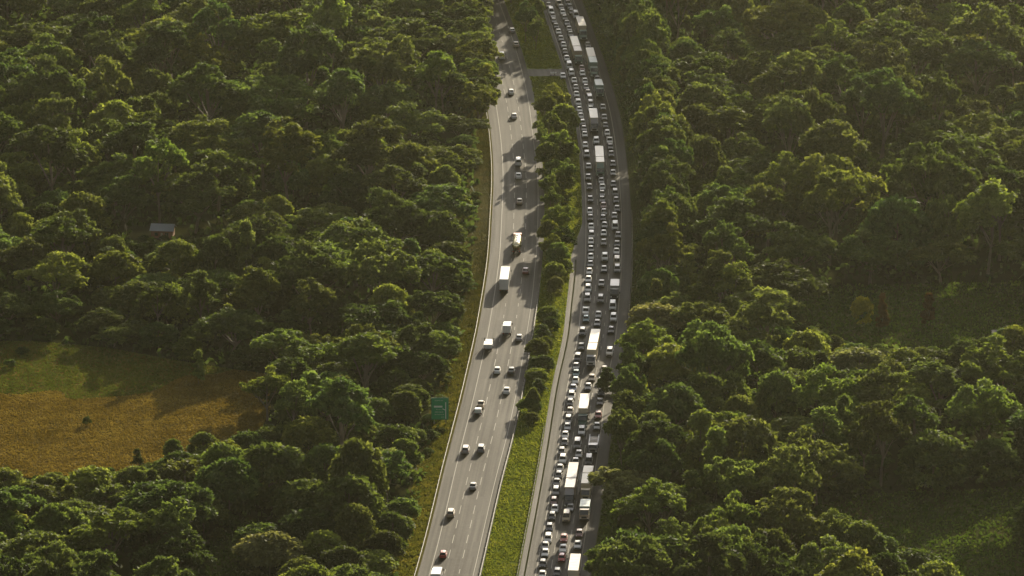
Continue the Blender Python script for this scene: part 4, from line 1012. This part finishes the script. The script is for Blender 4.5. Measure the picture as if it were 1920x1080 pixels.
# ------------------------------------------------------------------ barriers, sign, house
def guardrail(name, f, y0, y1, label, z0=.42, step=4.0, near=100, wire=False):
    root = empty(name, (float(f(y0)), y0, 0)); ox, oy = float(f(y0)), y0
    ys = np.arange(y0, y1 + .1, 4.0); rails = MB()
    prof = [(-.04, .0), (.05, .06), (-.02, .12), (-.02, .18), (.05, .24), (-.04, .31), (-.09, .3), (-.09, .01)] if not wire else None
    if not wire: rails.loft([[(float(f(y)) + p - ox, y - oy, z0 + q) for p, q in prof] for y in ys])
    else:
        for zz in (.5, .62, .74):
            rails.loft([[(float(f(y)) - ox + .03 * a, y - oy, zz + .03 * b) for a, b in ((-1, -1), (1, -1), (1, 1), (-1, 1))] for y in ys])
    rails.build('rail' if not wire else 'wire_ropes', M['galv'], root)
    pm = MB(); pm.box((-.14 if not wire else 0, 0, .4), (.14, .14, .84)); pm.cur = 1; pm.box((-.07 if not wire else 0, 0, .8 if wire else .58), (.12, .16, .14)); pmesh = pm.mesh('post', [M['post'], M['galv']])
    py_ = np.arange(y0, y1, step)
    for y in py_[:near]:
        o = link('post', pmesh, root); o.location = (float(f(y)) - ox, y - oy, 0)
    if len(py_) > near:
        q = MB()
        for y in py_[near:]: q.box((float(f(y)) - ox - .14, y - oy, .4), (.14, .14, .84))
        tag(q.build('far_posts', M['post'], root), kind='stuff')
    tag(root, label, 'guardrail')
guardrail('guardrail', LBAR, y_of(1110), y_of(150), 'long steel guardrail along the left edge of the free-flowing road')
guardrail('guardrail', lambda y: LB(y) + 1.75, y_of(1110), y_of(535), 'steel guardrail between the free-flowing road and the grassy median')
guardrail('guardrail', JBAR, y_of(650), y_of(395), 'steel guardrail on the shaded right edge of the jammed road')
guardrail('wire_barrier', lambda y: jl_conc(y) - .25, y_of(1110), y_of(800), 'low wire rope barrier along the pale strip on the edge of the median grass', step=3.0, wire=True)

def sign():
    x, y, _ = at(825, 797, 0); root = empty('road_sign', (x, y, 0)); Wd, Hh, zb = 4.6, 6.0, 1.5
    b = MB(); b.box((0, 0, zb + Hh / 2), (Wd, .08, Hh)); b.build('board', M['sign_green'], root)
    q = MB(); e = .09
    for sx in (-1, 1): q.box((sx * (Wd / 2 - .12), -.05, zb + Hh / 2), (e, .02, Hh - .2))
    for z in (zb + .12, zb + Hh - .12): q.box((0, -.05, z), (Wd - .2, .02, e))
    q.build('border', M['p_green'], root)
    def px(u, v): return (-Wd / 2 + Wd * u, zb + Hh * (1 - v))
    q = MB()                                     # the exit diagram: through road, exit branching left
    a, c = px(.82, .2), px(.84, .96); q.box(((a[0] + c[0]) / 2, -.06, (a[1] + c[1]) / 2), (.26, .03, a[1] - c[1]))
    p0, p1 = px(.82, .56), px(.64, .5)
    q.bar((p0[0], -.06, p0[1]), (p1[0], -.06, p1[1]), .12, 6)
    q.build('road_diagram', M['sign_pale'], root)
    q = MB(); a = px(.4, .4); q.box((a[0], -.055, a[1]), (2.25, .02, .5)); q.build('panel', M['sign_pale'], root)
    # lettering too blurred to read in the photo: strokes of the same length and place
    q = MB(); rr_ = random.Random(3)
    for (u0, u1, v, hgt) in ((.2, .64, .12, .3), (.28, .62, .53, .24), (.2, .66, .65, .3), (.2, .7, .76, .26), (.55, .74, .88, .2)):
        u = u0
        while u < u1:
            wd_ = rr_.uniform(.025, .06); a = px(u + wd_ / 2, v); hh_ = hgt * rr_.choice([.6, .8, 1.0])
            q.box((a[0], -.055, a[1]), (wd_ * Wd * .45, .02, hh_))
            if rr_.random() < .7: q.box((a[0] + wd_ * Wd * .3, -.056, a[1] + rr_.choice([-.3, 0, .3]) * hgt), (wd_ * Wd * .5, .02, hgt * .22))
            u += wd_ + .022
    q.build('lettering', M['sign_pale'], root)
    for sx in (-1, 1):
        q = MB(); q.bar((sx * 1.5, .14, -.1), (sx * 1.5, .14, zb + Hh - .3), .11, 8); q.build('post', M['post'], root)
    tag(root, 'large green direction sign standing behind the left guardrail', 'road sign')
sign()
def house():
    x, y, _ = at(303, 447, 0); root = empty('house', (x, y, 0), R(-6)); root.scale = (.68, .68, .8)
    b = MB(); b.box((0, 4, 1.4), (9.2, 7.4, 2.8)); b.build('wall', M['brick'], root)
    q = MB(); q.loft([[(-5.2, -.3, 2.78), (5.2, -.3, 2.78), (5.2, -.3, 2.9), (-5.2, -.3, 2.9)], [(-5.2, 4, 4.6), (5.2, 4, 4.6), (5.2, 4, 4.72), (-5.2, 4, 4.72)], [(-5.2, 8.3, 2.78), (5.2, 8.3, 2.78), (5.2, 8.3, 2.9), (-5.2, 8.3, 2.9)]]); q.build('roof', M['roof_sheet'], root)
    for sx in (-2.4, 2.2):
        q = MB(); q.box((sx, .27, 1.5), (1.5, .1, 1.2)); q.build('window', M['glass'], root)
    q = MB(); q.box((0, .27, 1.05), (.9, .1, 2.0)); q.build('door', M['p_beige'], root)
    tag(root, 'small brick house with a pale metal roof hidden among the left forest', 'house')
house()
def barrier_posts():
    x, y, _ = at(1037, 141, 0); root = empty('boom_barrier', (x, y, 0))
    for k in range(3):
        q = MB(); q.box((k * .85 - .8, 0, .5), (.22, .22, 1.05), .03); q.build('post', M['p_white'], root)
    q = MB(); q.box((.05, -.13, .8), (2.0, .05, .2)); q.build('rail', M['p_white'], root)
    tag(root, 'low white post barrier at the jam end of the paved crossing', 'barrier')
barrier_posts()
x, y, _ = at(1870, 634, 0)
def shed():
    root = empty('shed', (x, y, 0), R(8))
    b = MB(); b.box((0, 1.5, 1.1), (4.2, 3.0, 2.2)); b.build('wall', M['p_cream'], root)
    q = MB(); q.loft([[(-2.4, -.2, 2.2), (2.4, -.2, 2.2), (2.4, -.2, 2.28), (-2.4, -.2, 2.28)], [(-2.4, 3.2, 2.6), (2.4, 3.2, 2.6), (2.4, 3.2, 2.68), (-2.4, 3.2, 2.68)]]); q.build('roof', M['galv'], root)
    root.scale = (.6, .6, .7)
    tag(root, 'small shed with a glinting metal roof at the right end of the far clearing', 'shed')
shed()
# ------------------------------------------------------------------ haze: the air between the camera and the forest
def haze_box():
    mb = MB(); mb.box((0, 750, 238), (8400, 6900, 478))
    m, nt, out = mat('haze'); v = N(nt, 'ShaderNodeVolumePrincipled')
    v.inputs['Color'].default_value = (0.95, 0.93, 0.68, 1); v.inputs['Density'].default_value = HAZE_DENSITY; v.inputs['Anisotropy'].default_value = 0.87
    L(nt, v.outputs[0], out.inputs['Volume'])
    tag(mb.build('haze', m), kind='stuff')
haze_box()
